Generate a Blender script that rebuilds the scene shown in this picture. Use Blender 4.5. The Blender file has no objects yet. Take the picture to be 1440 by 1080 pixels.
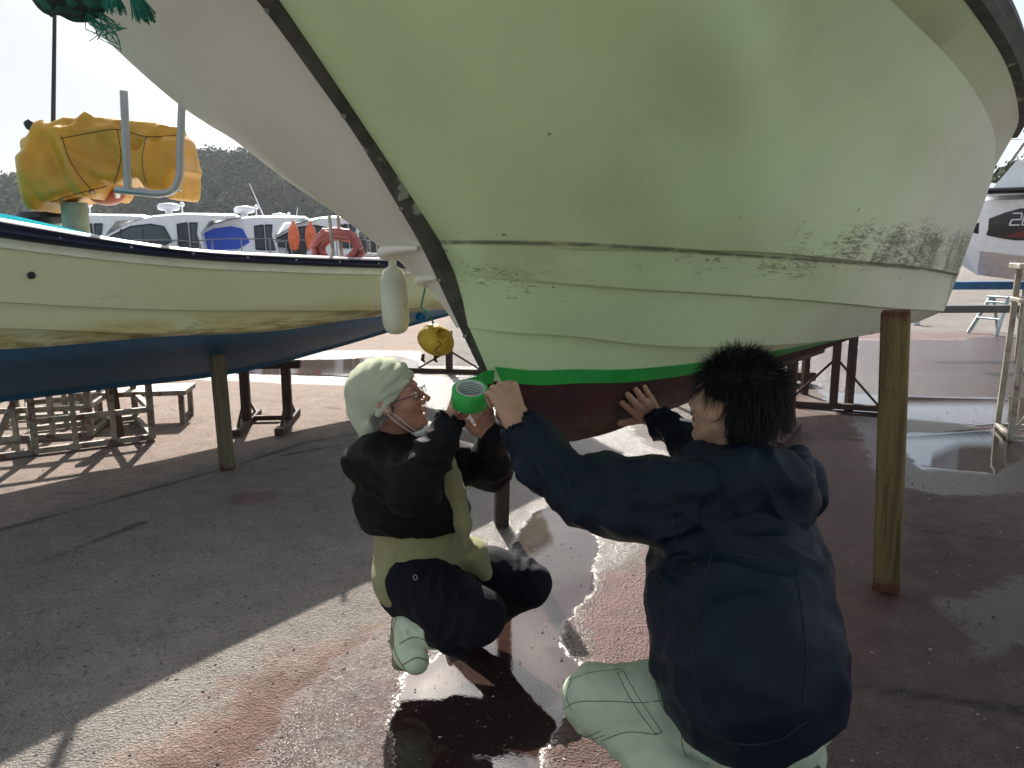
import bpy, math, random
import numpy as np
from mathutils import Vector, Matrix
random.seed(7); RNG = np.random.default_rng(7)
SC = bpy.context.scene; COL = SC.collection
R = math.radians
# ------------------------------------------------------------------ camera
F = 1075.0; PIT = R(10); CH = 1.42
cam_d = bpy.data.cameras.new("camera"); cam = bpy.data.objects.new("camera", cam_d); COL.objects.link(cam)
cam.location = (0, 0, CH); cam.rotation_euler = (R(80), 0, 0)
cam_d.sensor_width = 36; cam_d.lens = F/1440*36; cam_d.clip_start = .05; cam_d.clip_end = 2000
SC.camera = cam
FW = np.array([0, math.cos(PIT), -math.sin(PIT)]); UPV = np.array([0, math.sin(PIT), math.cos(PIT)]); CC = np.array([0, 0, CH])
def ray(x, y): return np.array([1., 0, 0])*(x-720)/F+UPV*(540-y)/F+FW
def atz(x, y, z=0.): r = ray(x, y); return CC+r*((z-CH)/r[2])
def atY(x, y, Y): r = ray(x, y); return CC+r*(Y/r[1])
TH = R(38); U = np.array([math.sin(TH), math.cos(TH), 0]); N = np.array([math.cos(TH), -math.sin(TH), 0])
# ------------------------------------------------------------------ objects
def tag(o, label=None, cat=None, group=None, kind=None):
    if label: o["label"] = label
    if cat: o["category"] = cat
    if group: o["group"] = group
    if kind: o["kind"] = kind
    return o
def empty(name, loc=(0, 0, 0), rz=0, label=None, cat=None, group=None):
    o = bpy.data.objects.new(name, None); COL.objects.link(o); o.empty_display_size = .1
    o.location = loc; o.rotation_euler = (0, 0, rz); return tag(o, label, cat, group)
def mesh(name, v, f, m=None, parent=None, smooth=True, angle=None, loc=None, rz=0):
    me = bpy.data.meshes.new(name)
    v = np.asarray(v, dtype=float)
    me.from_pydata([tuple(p) for p in v], [], [tuple(int(i) for i in q) for q in f]); me.update()
    if smooth: me.polygons.foreach_set("use_smooth", [True]*len(me.polygons))
    if angle: me.set_sharp_from_angle(angle=R(angle))
    o = bpy.data.objects.new(name, me); COL.objects.link(o)
    if m: me.materials.append(m)
    if parent: o.parent = parent
    if loc is not None: o.location = loc; o.rotation_euler = (0, 0, rz)
    return o
def recalc(o):
    import bmesh
    bm = bmesh.new(); bm.from_mesh(o.data); bmesh.ops.recalc_face_normals(bm, faces=bm.faces); bm.to_mesh(o.data); bm.free(); return o
def hermite(P, T):
    P = np.asarray(P, float); d = np.linalg.norm(np.diff(P, axis=0), axis=1); s = np.r_[0, np.cumsum(d)]; s /= s[-1]
    m = np.zeros_like(P); k = np.diff(P, axis=0)/np.diff(s)[:, None]
    m[0] = k[0]; m[-1] = k[-1]
    h = np.diff(s)[:, None]
    m[1:-1] = (k[:-1]*h[1:]+k[1:]*h[:-1])/(h[1:]+h[:-1])
    i = np.clip(np.searchsorted(s, T, side='right')-1, 0, len(s)-2); hh = (s[i+1]-s[i])[:, None]; t = ((T-s[i])/hh[:, 0])[:, None]
    return (2*t**3-3*t**2+1)*P[i]+(t**3-2*t**2+t)*hh*m[i]+(-2*t**3+3*t**2)*P[i+1]+(t**3-t**2)*hh*m[i+1]
class MB:
    def __init__(s): s.v = []; s.f = []
    def add(s, v, f):
        b = len(s.v); s.v += [tuple(map(float, p)) for p in v]; s.f += [tuple(int(i)+b for i in q) for q in f]; return s
    def box(s, c, size, rz=0, bev=0.0):
        c = np.array(c, float); hx, hy, hz = [q/2 for q in size]
        M = np.array([[math.cos(rz), -math.sin(rz), 0], [math.sin(rz), math.cos(rz), 0], [0, 0, 1]])
        return s.beam0(c, M, hx, hy, hz, bev)
    def beam0(s, c, M, hx, hy, hz, bev=0.0):
        b = bev if bev else 0
        pts = []; idx = {}
        if not b:
            P = [(sx*hx, sy*hy, sz*hz) for sx in (-1, 1) for sy in (-1, 1) for sz in (-1, 1)]
            fs = [(0, 1, 3, 2), (4, 6, 7, 5), (0, 4, 5, 1), (2, 3, 7, 6), (0, 2, 6, 4), (1, 5, 7, 3)]
            return s.add([c+M@np.array(p) for p in P], fs)
        h = (hx, hy, hz); P = []; key = {}
        for sx in (-1, 1):
            for sy in (-1, 1):
                for sz in (-1, 1):
                    sg = (sx, sy, sz)
                    for a in range(3):
                        q = [sg[k]*(h[k]-b) for k in range(3)]; q[a] = sg[a]*h[a]
                        key[(sg, a)] = len(P); P.append(q)
        fs = []
        for a in range(3):
            o1, o2 = [k for k in range(3) if k != a]
            for sa in (-1, 1):
                L = []
                for p, q in ((-1, -1), (1, -1), (1, 1), (-1, 1)):
                    g = [0, 0, 0]; g[a] = sa; g[o1] = p; g[o2] = q; L.append(key[(tuple(g), a)])
                fs.append(tuple(L))
            for p in (-1, 1):
                for q in (-1, 1):
                    g1 = [0, 0, 0]; g1[o1] = p; g1[o2] = q; g2 = list(g1); g1[a] = -1; g2[a] = 1
                    fs.append((key[(tuple(g1), o1)], key[(tuple(g2), o1)], key[(tuple(g2), o2)], key[(tuple(g1), o2)]))
        for sg in [(x, y, z) for x in (-1, 1) for y in (-1, 1) for z in (-1, 1)]:
            fs.append((key[(sg, 0)], key[(sg, 1)], key[(sg, 2)]))
        return s.add([c+M@np.array(p) for p in P], fs)
    def beam(s, a, b, w, d, bev=0.004, roll=0, up=(0, 0, 1)):
        a = np.array(a, float); b = np.array(b, float); z = b-a; L = np.linalg.norm(z); z /= L
        x = np.cross(np.array(up, float), z)
        if np.linalg.norm(x) < (.3 if roll else .05): x = np.cross(np.array([math.sin(roll), math.cos(roll), 0.]), z)
        x /= np.linalg.norm(x); y = np.cross(z, x)
        return s.beam0((a+b)/2, np.array([x, y, z]).T, w/2, d/2, L/2, bev)
    def tube(s, P, r, n=8, caps=True, squash=1.0):
        P = np.asarray(P, float); m = len(P); r = np.broadcast_to(np.asarray(r, float), (m,))
        t = np.gradient(P, axis=0); t /= np.linalg.norm(t, axis=1)[:, None]+1e-12
        x = np.cross(t[0], [0, 0, 1.]);
        if np.linalg.norm(x) < .1: x = np.cross(t[0], [0, 1., 0])
        x /= np.linalg.norm(x); V = []
        for i in range(m):
            x = x-t[i]*(x@t[i]); x /= np.linalg.norm(x); y = np.cross(t[i], x)
            for k in range(n):
                a = 2*math.pi*k/n; V.append(P[i]+r[i]*(math.cos(a)*x+math.sin(a)*y*squash))
        fs = [(i*n+k, i*n+(k+1) % n, (i+1)*n+(k+1) % n, (i+1)*n+k) for i in range(m-1) for k in range(n)]
        if caps: fs += [tuple(range(n))[::-1], tuple((m-1)*n+k for k in range(n))]
        return s.add(V, fs)
    def lathe(s, prof, c=(0, 0, 0), n=24, M=None):
        c = np.array(c, float); M = np.eye(3) if M is None else M; V = []
        for r, z in prof:
            for k in range(n): a = 2*math.pi*k/n; V.append(c+M@np.array([r*math.cos(a), r*math.sin(a), z]))
        m = len(prof); fs = [(i*n+k, i*n+(k+1) % n, (i+1)*n+(k+1) % n, (i+1)*n+k) for i in range(m-1) for k in range(n)]
        fs += [tuple(range(n))[::-1], tuple((m-1)*n+k for k in range(n))]
        return s.add(V, fs)
    def prism(s, prof, y0, y1, M=None, c=(0, 0, 0)):
        c = np.array(c, float); M = np.eye(3) if M is None else M; n = len(prof)
        V = [c+M@np.array([x, y0, z]) for x, z in prof]+[c+M@np.array([x, y1, z]) for x, z in prof]
        fs = [tuple(range(n)), tuple(range(n, 2*n))[::-1]]+[(k, k+n, (k+1) % n+n, (k+1) % n) for k in range(n)]
        return s.add(V, fs)
    def build(s, name, m, parent=None, smooth=True, angle=35, loc=None, rz=0, fix=False):
        o = mesh(name, s.v, s.f, m, parent, smooth, angle, loc, rz)
        return recalc(o) if fix else o
def axisM(z):
    z = np.array(z, float); z /= np.linalg.norm(z); x = np.cross([0, 1., .01], z); x /= np.linalg.norm(x); return np.array([x, np.cross(z, x), z]).T
# ------------------------------------------------------------------ materials
class X:
    """arithmetic on node sockets"""
    def __init__(s, nt, k): s.nt = nt; s.k = k
    def op(s, o, *a, clamp=False):
        n = s.nt.nodes.new("ShaderNodeMath"); n.operation = o; n.use_clamp = clamp
        for i, q in enumerate((s,)+a):
            if isinstance(q, X): s.nt.links.new(q.k, n.inputs[i])
            else: n.inputs[i].default_value = q
        return X(s.nt, n.outputs[0])
    def __add__(s, b): return s.op("ADD", b)
    def __radd__(s, b): return s.op("ADD", b)
    def __sub__(s, b): return s.op("SUBTRACT", b)
    def __rsub__(s, b): return (s*-1)+b
    def __mul__(s, b): return s.op("MULTIPLY", b)
    def __rmul__(s, b): return s.op("MULTIPLY", b)
    def abs(s): return s.op("ABSOLUTE")
    def step(s, lo, hi):
        n = s.nt.nodes.new("ShaderNodeMapRange"); n.interpolation_type = "SMOOTHSTEP"
        s.nt.links.new(s.k, n.inputs[0]); n.inputs[1].default_value = lo; n.inputs[2].default_value = hi; return X(s.nt, n.outputs[0])
class Mat:
    def __init__(s, name):
        s.m = bpy.data.materials.new(name); s.m.use_nodes = True; s.nt = s.m.node_tree; s.b = s.nt.nodes["Principled BSDF"]
        s.tc = s.nt.nodes.new("ShaderNodeTexCoord"); s.o = s.tc.outputs["Object"]
    def xyz(s):
        n = s.nt.nodes.new("ShaderNodeSeparateXYZ"); s.nt.links.new(s.o, n.inputs[0]); return [X(s.nt, q) for q in n.outputs]
    def noise(s, scale=5, detail=4, rough=.5, dist=0, sc=(1, 1, 1), off=0, kind="noise"):
        mp = s.nt.nodes.new("ShaderNodeMapping"); s.nt.links.new(s.o, mp.inputs[0]); mp.inputs["Scale"].default_value = sc; mp.inputs["Location"].default_value = (off, off*.7, off*.3)
        if kind == "noise":
            n = s.nt.nodes.new("ShaderNodeTexNoise"); n.inputs["Scale"].default_value = scale; n.inputs["Detail"].default_value = detail; n.inputs["Roughness"].default_value = rough; n.inputs["Distortion"].default_value = dist
        else:
            n = s.nt.nodes.new("ShaderNodeTexVoronoi"); n.inputs["Scale"].default_value = scale
        s.nt.links.new(mp.outputs[0], n.inputs["Vector"]); return X(s.nt, n.outputs[0])
    def attr(s, name):
        n = s.nt.nodes.new("ShaderNodeAttribute"); n.attribute_name = name; return X(s.nt, n.outputs["Fac"])
    def mix(s, f, a, b):
        n = s.nt.nodes.new("ShaderNodeMix"); n.data_type = "RGBA"
        def put(v, i):
            if isinstance(v, X): s.nt.links.new(v.k, n.inputs[i])
            elif isinstance(v, (tuple, list)): n.inputs[i].default_value = (*v, 1)
            else: n.inputs[i].default_value = v
        put(f, 0); put(a, 6); put(b, 7); return X(s.nt, n.outputs[2])
    def set(s, name, v):
        k = s.b.inputs[name]
        if isinstance(v, X): s.nt.links.new(v.k, k)
        elif isinstance(v, (tuple, list)): k.default_value = (*v, 1) if len(k.default_value) == 4 else v
        else: k.default_value = v
        return s
    def bump(s, h, dist=.01, strength=1.0):
        n = s.nt.nodes.new("ShaderNodeBump"); n.inputs["Distance"].default_value = dist; n.inputs["Strength"].default_value = strength if not isinstance(strength, X) else 1
        if isinstance(strength, X): s.nt.links.new(strength.k, n.inputs["Strength"])
        s.nt.links.new(h.k, n.inputs["Height"]); s.nt.links.new(n.outputs[0], s.b.inputs["Normal"]); return s
def mul(c, k): return tuple(min(1, q*k) for q in c)
def simple(name, c, rough=.6, metal=0, var=.25, vs=7, c2=None, thr=(.5, .65), s2=6, bump=0, bs=60, sc=(1, 1, 1), spec=.5, sheen=0):
    m = Mat(name); n = m.noise(vs, 5, .6, sc=sc); col = m.mix(n.step(.3, .7), mul(c, 1-var), mul(c, 1+var))
    if c2: col = m.mix(m.noise(s2, 7, .65, .4, sc=sc, off=5).step(*thr), col, c2)
    m.set("Base Color", col).set("Metallic", metal).set("Specular IOR Level", spec)
    m.set("Roughness", m.noise(vs*2, 3).step(0, 1)*.3+(rough-.15))
    if sheen: m.set("Sheen Weight", sheen)
    if bump: m.bump(m.noise(bs, 4, .6, sc=sc), bump)
    return m.m
M = {}
M['white'] = simple("white_gelcoat", (.8, .82, .84), .3, var=.03)
M['cream'] = simple("cream_paint", (.5, .58, .36), .35, var=.08, c2=(.45, .4, .2), thr=(.62, .75))
M['navy'] = simple("navy_rubber", (.012, .018, .045), .45, var=.3)
M['black'] = simple("black_plastic", (.012, .012, .014), .4)
M['glass'] = simple("dark_glass", (.02, .025, .03), .08, var=.1)
M['steel'] = simple("stainless_steel", (.3, .3, .29), .38, 1, var=.15, c2=(.22, .15, .1), thr=(.66, .8), s2=12)
M['galv'] = simple("galvanised_steel", (.33, .31, .26), .5, .6, var=.25, c2=(.14, .07, .04), thr=(.52, .7), s2=9, bump=.001)
M['rust'] = simple("rusty_steel", (.05, .024, .018), .75, .1, var=.4, c2=(.03, .018, .015), thr=(.45, .6), s2=20, bump=.003, bs=90)
M['rope'] = simple("green_rope", (.015, .2, .13), .8, var=.4, bump=.002, bs=200)
M['rubber'] = Mat("worn_rubber")
_m = M['rubber']; c = _m.mix(_m.noise(9, 8, .7).step(.35, .6), (.035, .035, .026), (.075, .072, .055))
c = _m.mix(_m.noise(7, 5, .6, .6, off=3).step(.62, .66), c, (.3, .3, .24)); _m.set("Base Color", c).set("Roughness", .75); _m.bump(_m.noise(40, 6, .7), .006); M['rubber'] = _m.m
def wood(name, c, c2, tip):
    m = Mat(name); x, y, z = m.xyz()
    g = m.noise(14, 6, .65, .8, sc=(1, 1, .07)); col = m.mix(g.step(.35, .65), c, c2)
    k = m.noise(45, 3, .6, sc=(1, 1, .04), off=4).step(.6, .72); col = m.mix(k*.8, col, mul(c2, .35))
    for lo, hi in tip:
        s_ = (z+(m.noise(18, 6, .7, sc=(1, 1, .4))-.5)*.16).step(lo, hi); s_ = s_ if lo > .1 else 1-s_
        col = m.mix(s_*m.noise(30, 6, .75, off=7).step(.3, .5)*.85, col, (.09, .01, .01))
    col = m.mix(m.noise(6, 6, .7, 1, off=12).step(.55, .7)*.5, col, mul(c2, .5))
    m.set("Base Color", col).set("Roughness", .8); m.bump(m.noise(50, 5, .6, sc=(1, 1, .05))+g*.8, .008); return m.m
_m = Mat('navy_antifouling'); x, y, z = _m.xyz(); c = _m.mix((z+_m.noise(5, 5)*.05).step(.84, .95), (.008, .085, .17), (.012, .17, .36)); _m.set('Specular IOR Level', .2); c = _m.mix(_m.noise(3, 6, .65).step(.5, .75)*.3, c, (.01, .025, .04)); c = _m.mix(_m.noise(14, 6, .7, sc=(.4, 1, 2)).step(.62, .68)*.4, c, (.12, .08, .03)); _m.set('Base Color', c).set('Roughness', .6); _m.bump(_m.noise(25, 4), .003); M['bluebottom'] = _m.m
# ------------------------------------------------------------------ light, sky
SUN_EL = R(37); SUN_AZ = R(-13)      # azimuth measured from +Y towards +X
sd = np.array([math.sin(SUN_AZ)*math.cos(SUN_EL), math.cos(SUN_AZ)*math.cos(SUN_EL), math.sin(SUN_EL)])
sl = bpy.data.lights.new("sun", "SUN"); sl.energy = 5.0; sl.angle = R(.6); sl.color = (1, .93, .84)
so = bpy.data.objects.new("sun", sl); COL.objects.link(so); so.rotation_euler = Vector(tuple(sd)).to_track_quat('Z', 'Y').to_euler(); so.location = (-4, 12, 12)
w = bpy.data.worlds.new("World"); SC.world = w; w.use_nodes = True; nt = w.node_tree
sky = nt.nodes.new("ShaderNodeTexSky"); sky.sky_type = "NISHITA"; sky.sun_disc = False; sky.sun_elevation = SUN_EL; sky.sun_rotation = SUN_AZ; sky.dust_density = 2.5
tc = nt.nodes.new("ShaderNodeTexCoord"); mp = nt.nodes.new("ShaderNodeMapping"); mp.inputs["Scale"].default_value = (1, 1, 2.6); mp.inputs["Location"].default_value = (.4, .2, .1)
nz = nt.nodes.new("ShaderNodeTexNoise"); nz.inputs["Scale"].default_value = 1.7; nz.inputs["Detail"].default_value = 7; nz.inputs["Roughness"].default_value = .55; nz.inputs["Distortion"].default_value = .35
nt.links.new(tc.outputs["Generated"], mp.inputs[0]); nt.links.new(mp.outputs[0], nz.inputs["Vector"])
mr = nt.nodes.new("ShaderNodeMapRange"); mr.interpolation_type = "SMOOTHSTEP"; mr.inputs[1].default_value = .36; mr.inputs[2].default_value = .6; mr.inputs[3].default_value = .12; mr.inputs[4].default_value = .97
nt.links.new(nz.outputs[0], mr.inputs[0])
mx = nt.nodes.new("ShaderNodeMix"); mx.data_type = "RGBA"; nt.links.new(mr.outputs[0], mx.inputs[0]); nt.links.new(sky.outputs[0], mx.inputs[6]); mx.inputs[7].default_value = (4.2, 4.4, 4.6, 1)
dp = nt.nodes.new("ShaderNodeVectorMath"); dp.operation = "DOT_PRODUCT"; nt.links.new(tc.outputs["Generated"], dp.inputs[0]); dp.inputs[1].default_value = tuple(sd)
glow = X(nt, dp.outputs["Value"]).op("MAXIMUM", 0.); glow = glow.op("POWER", 24.)*1.7+glow.op("POWER", 90.)*3+1
vm = nt.nodes.new("ShaderNodeVectorMath"); vm.operation = "SCALE"; nt.links.new(mx.outputs[2], vm.inputs[0]); nt.links.new(glow.k, vm.inputs["Scale"])
nt.links.new(vm.outputs[0], nt.nodes["Background"].inputs[0]); nt.nodes["Background"].inputs[1].default_value = .085
vs = SC.view_settings; vs.view_transform = 'Standard'; vs.look = 'None'; vs.exposure = 1.1; vs.gamma = 1
# ------------------------------------------------------------------ ground
def spaced(lo, hi, st, far, k=1.25):
    a = list(np.arange(lo, hi, st)); s = st; p = a[-1]
    while p < far: s *= k; p += s; a.append(p)
    s = st; p = a[0]; b = []
    while p > -far: s *= k; p -= s; b.append(p)
    return np.array(b[::-1]+a)
gx = spaced(-4.4, 4.6, .03, 260); gy = spaced(.9, 8.5, .03, 260)
GX, GY = np.meshgrid(gx, gy); gp = np.c_[GX.ravel(), GY.ravel()]
def sdpoly(P, poly):
    poly = np.asarray(poly, float); d = np.full(len(P), 1e9); ins = np.zeros(len(P), bool); n = len(poly)
    for i in range(n):
        a = poly[i]; b = poly[(i+1) % n]; e = b-a; w_ = P-a; t = np.clip((w_@e)/(e@e), 0, 1); d = np.minimum(d, ((w_-t[:, None]*e)**2).sum(1))
        c1 = (a[1] > P[:, 1]) != (b[1] > P[:, 1])
        with np.errstate(divide='ignore', invalid='ignore'): xc = a[0]+(P[:, 1]-a[1])*(b[0]-a[0])/(b[1]-a[1]+1e-12)
        ins ^= c1 & (P[:, 0] < xc)
    return np.where(ins, 1, -1)*np.sqrt(d)
def gpoly(*pix): return [tuple(atz(x, y, 0)[:2]) for x, y in pix]
def mask(polys, scale): return np.clip(.5+np.max([sdpoly(gp, q) for q in polys], axis=0)/scale, 0, 1)
wet = mask([gpoly((640, 700), (720, 655), (880, 600), (940, 640), (930, 740), (860, 800), (830, 850), (840, 960), (790, 1010), (780, 1130), (420, 1130), (330, 1090), (430, 960), (540, 880), (650, 820)),
            gpoly((1140, 540), (1280, 520), (1500, 520), (1500, 690), (1330, 700), (1240, 680), (1200, 600)),
            gpoly((1330, 850), (1480, 800), (1500, 900), (1380, 920)),
            gpoly((560, 515), (700, 515), (900, 560), (870, 640), (760, 640), (640, 600), (590, 560)),
            gpoly((200, 500), (590, 492), (600, 545), (420, 540), (240, 532)),
            gpoly((1110, 485), (1440, 470), (1500, 540), (1110, 540))], .35)
mirror = mask([gpoly((700, 790), (745, 720), (800, 700), (845, 760), (835, 830), (800, 875), (790, 905), (850, 960), (790, 1010), (760, 1130), (560, 1130), (545, 1010), (560, 950), (640, 905)),
               gpoly((1140, 548), (1300, 556), (1480, 560), (1500, 592), (1380, 600), (1300, 592), (1130, 580)),
               gpoly((310, 512), (560, 500), (600, 510), (560, 534), (420, 528), (330, 526)),
               gpoly((1250, 610), (1400, 600), (1450, 640), (1400, 668), (1290, 660))], .25)
red = mask([gpoly((900, 740), (1130, 620), (1260, 620), (1290, 760), (1250, 880), (1180, 960), (950, 900)),
            gpoly((740, 850), (850, 800), (930, 820), (940, 900), (860, 930), (800, 900), (700, 930), (640, 930), (690, 870)),
            gpoly((325, 697), (345, 692), (383, 694), (378, 703), (330, 707)),
            gpoly((1120, 470), (1440, 465), (1440, 520), (1130, 525)),
            gpoly((470, 985), (600, 930), (640, 1100), (560, 1130))], .4)
sand = mask([gpoly((100, 1100), (350, 950), (560, 850), (620, 900), (520, 1000), (360, 1130)), gpoly((700, 690), (760, 640), (860, 660), (800, 720)),
             gpoly((740, 960), (900, 840), (930, 950), (820, 1050), (760, 1130)), gpoly((-60, 560), (200, 470), (640, 440), (560, 580), (0, 740))], .6)
tint = mask([gpoly((1080, 520), (1480, 520), (1520, 1130), (1100, 1130), (1080, 800)), gpoly((560, 930), (690, 850), (900, 800), (950, 900), (940, 1130), (560, 1130)), gpoly((150, 1130), (330, 970), (560, 860), (560, 960), (430, 1130))], .7)
def seg(P, a, b):
    a = np.array(a); b = np.array(b); e = b-a; t = np.clip(((P-a)@e)/(e@e), 0, 1); return np.sqrt(((P-a-t[:, None]*e)**2).sum(1))
def path(P, pts): return np.min([seg(P, pts[i], pts[i+1]) for i in range(len(pts)-1)], axis=0)
wob = .03*np.sin(gp[:, 0]*7+gp[:, 1]*3)+.015*np.sin(gp[:, 0]*23)
crk = np.min([path(gp, gpoly(*q)) for q in (((1110, 556), (1280, 560), (1500, 576)), ((1110, 528), (1300, 540), (1500, 552)), ((1200, 545), (1240, 500)), ((1340, 548), (1370, 520)),
        ((0, 745), (150, 705), (330, 655), (430, 622), (560, 600)), ((60, 790), (200, 735)), ((1240, 740), (1500, 770)), ((1180, 960), (1500, 1010)), ((1120, 505), (1440, 505)), ((400, 640), (480, 625)))], axis=0)
crack = np.clip(1-np.abs(crk+wob*.3)/.03, 0, 1)
gz = -.004*np.clip((mirror-.45)*3, 0, 1)
nx = len(gx); ny = len(gy)
gf = [(j*nx+i, j*nx+i+1, (j+1)*nx+i+1, (j+1)*nx+i) for j in range(ny-1) for i in range(nx-1)]
g = Mat("asphalt")
n1 = g.noise(1.1, 6, .6); n2 = g.noise(7, 6, .65); fine = g.noise(150, 2, .6); agg = g.noise(105, 2, .5, kind="vor")
ed = (g.noise(9, 8, .7, .3)-.5)*.7+(g.noise(2.6, 4, .6, .4, off=13)-.5)*.6+(g.noise(45, 3, .6, off=2)-.5)*.22
wetF = (g.attr("wet")+ed).step(.42, .62); mirF = (g.attr("mirror")+ed*.6).step(.47, .6); tintF = (g.attr("tint")+ed*.9).step(.3, .7); redF = (g.attr("red")+ed*1.1).step(.34, .62); sandF = (g.attr("sand")+ed*1.2).step(.3, .75)
base = g.mix((n1*.6+n2*.4).step(.35, .65), (.095, .087, .079), (.2, .18, .162))
base = g.mix(sandF*.75, base, g.mix(n2.step(.3, .7), (.23, .15, .115), (.32, .225, .18)))
base = g.mix(fine.step(.35, .75), base, g.mix(.45, base, (.45, .42, .38)))
base = g.mix((1-agg.step(.02, .26))*.6, base, g.mix(g.noise(60, 1, off=33).step(.4, .6), (.03, .028, .026), (.5, .46, .41))); mid = g.noise(48, 4, .75, off=17); base = g.mix(mid.step(.5, .75)*.75, base, (.015, .014, .013)); base = g.mix((1-mid.step(.2, .45))*.35, base, (.32, .29, .26))
base = g.mix(redF*.85, base, g.mix(n2.step(.35, .7), (.05, .008, .008), (.12, .014, .011)))
base = g.mix(tintF*.72, base, g.mix(n2.step(.3, .7), (.05, .014, .011), (.1, .04, .032))); st = g.noise(3.1, 5, .7, .8, off=9).step(.58, .7); base = g.mix(st*.45, base, (.05, .045, .042))
fl = g.noise(26, 3, .6, 1.2, off=11).step(.72, .76); base = g.mix(fl*.7, base, (.5, .48, .42))
base = g.mix(g.attr("crack")*.9, base, (.015, .014, .013))
base = g.mix(wetF*.6, base, (.02, .016, .014)); base = g.mix(mirF*.55, base, (.02, .012, .01))
g.set("Base Color", base)
g.set("Roughness", (1-wetF)*(.72-redF*.38)+.2*(1-mirF)+.015)
g.set("Specular IOR Level", .5)
h = fine*1.1+agg*.7+mid*.15+n2*.5
g.bump(h, .012, (1-mirF*.985)*(1-wetF*.45))
go = mesh("ground", np.c_[gp, gz], gf, g.m, smooth=True); tag(go, "grey asphalt boatyard ground with puddles and red paint dust", "ground", kind="structure")
for nm, arr in (("wet", wet), ("mirror", mirror), ("red", red), ("sand", sand), ("crack", crack), ("tint", tint)):
    a = go.data.attributes.new(nm, "FLOAT", "POINT"); a.data.foreach_set("value", arr.astype(np.float32))
# loose grit and shell chips
gb = MB()
for i in range(9000):
    Y = 1.0+RNG.random()**1.6*6.5; Xx = (RNG.random()*2-1)*(.95*Y+.4)
    s = .0018+.0055*RNG.random()**4
    v = (RNG.random((6, 3))-.5)*.5+np.array([[1, 0, 0], [-1, 0, 0], [0, 1, 0], [0, -1, 0], [0, 0, .5], [0, 0, -.5]])
    gb.add(np.array([Xx, Y, s*.3])+v*s, [(0, 2, 4), (2, 1, 4), (1, 3, 4), (3, 0, 4), (2, 0, 5), (1, 2, 5), (3, 1, 5), (0, 3, 5)])
tag(gb.build("gravel", simple("grit", (.3, .28, .25), .8, var=.7, vs=30, c2=(.04, .035, .03), thr=(.45, .5), s2=15), smooth=False, angle=None), "small pale grit and shell chips scattered over the asphalt", "gravel", kind="stuff")
# ------------------------------------------------------------------ hull lofting
def loft(rows, name, m, parent, flip=False, angle=28, close=False):
    rows = [np.asarray(r) for r in rows]; k = len(rows[0]); V = np.concatenate(rows); n = len(rows); f = []
    for j in range(n-1):
        for i in range(k-1):
            q = (j*k+i, j*k+i+1, (j+1)*k+i+1, (j+1)*k+i); f.append(q[::-1] if flip else q)
    return mesh(name, V, f, m, parent, True, angle)
def sides(fn, both=True):
    """rows in boat coordinates (u aft, n starboard, z) -> local (x, y, z) for both sides"""
    for s in ((1, -1) if both else (1,)): yield s, (lambda P, s=s: np.asarray(P)*np.array([1, -s, 1]))
def vfill(A, Bc, Cc, Dc, k):
    """smooth rows through four curves, top to bottom"""
    L = []; P = np.array([A, Bc, Cc, Dc])
    for j in range(3):
        for q in range(k):
            t = q/k; p0 = P[max(j-1, 0)]; p1 = P[j]; p2 = P[j+1]; p3 = P[min(j+2, 3)]
            L.append(.5*((2*p1)+(-p0+p2)*t+(2*p0-5*p1+4*p2-p3)*t*t+(-p0+3*p1-3*p2+p3)*t**3))
    return L+[P[3]]
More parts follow.
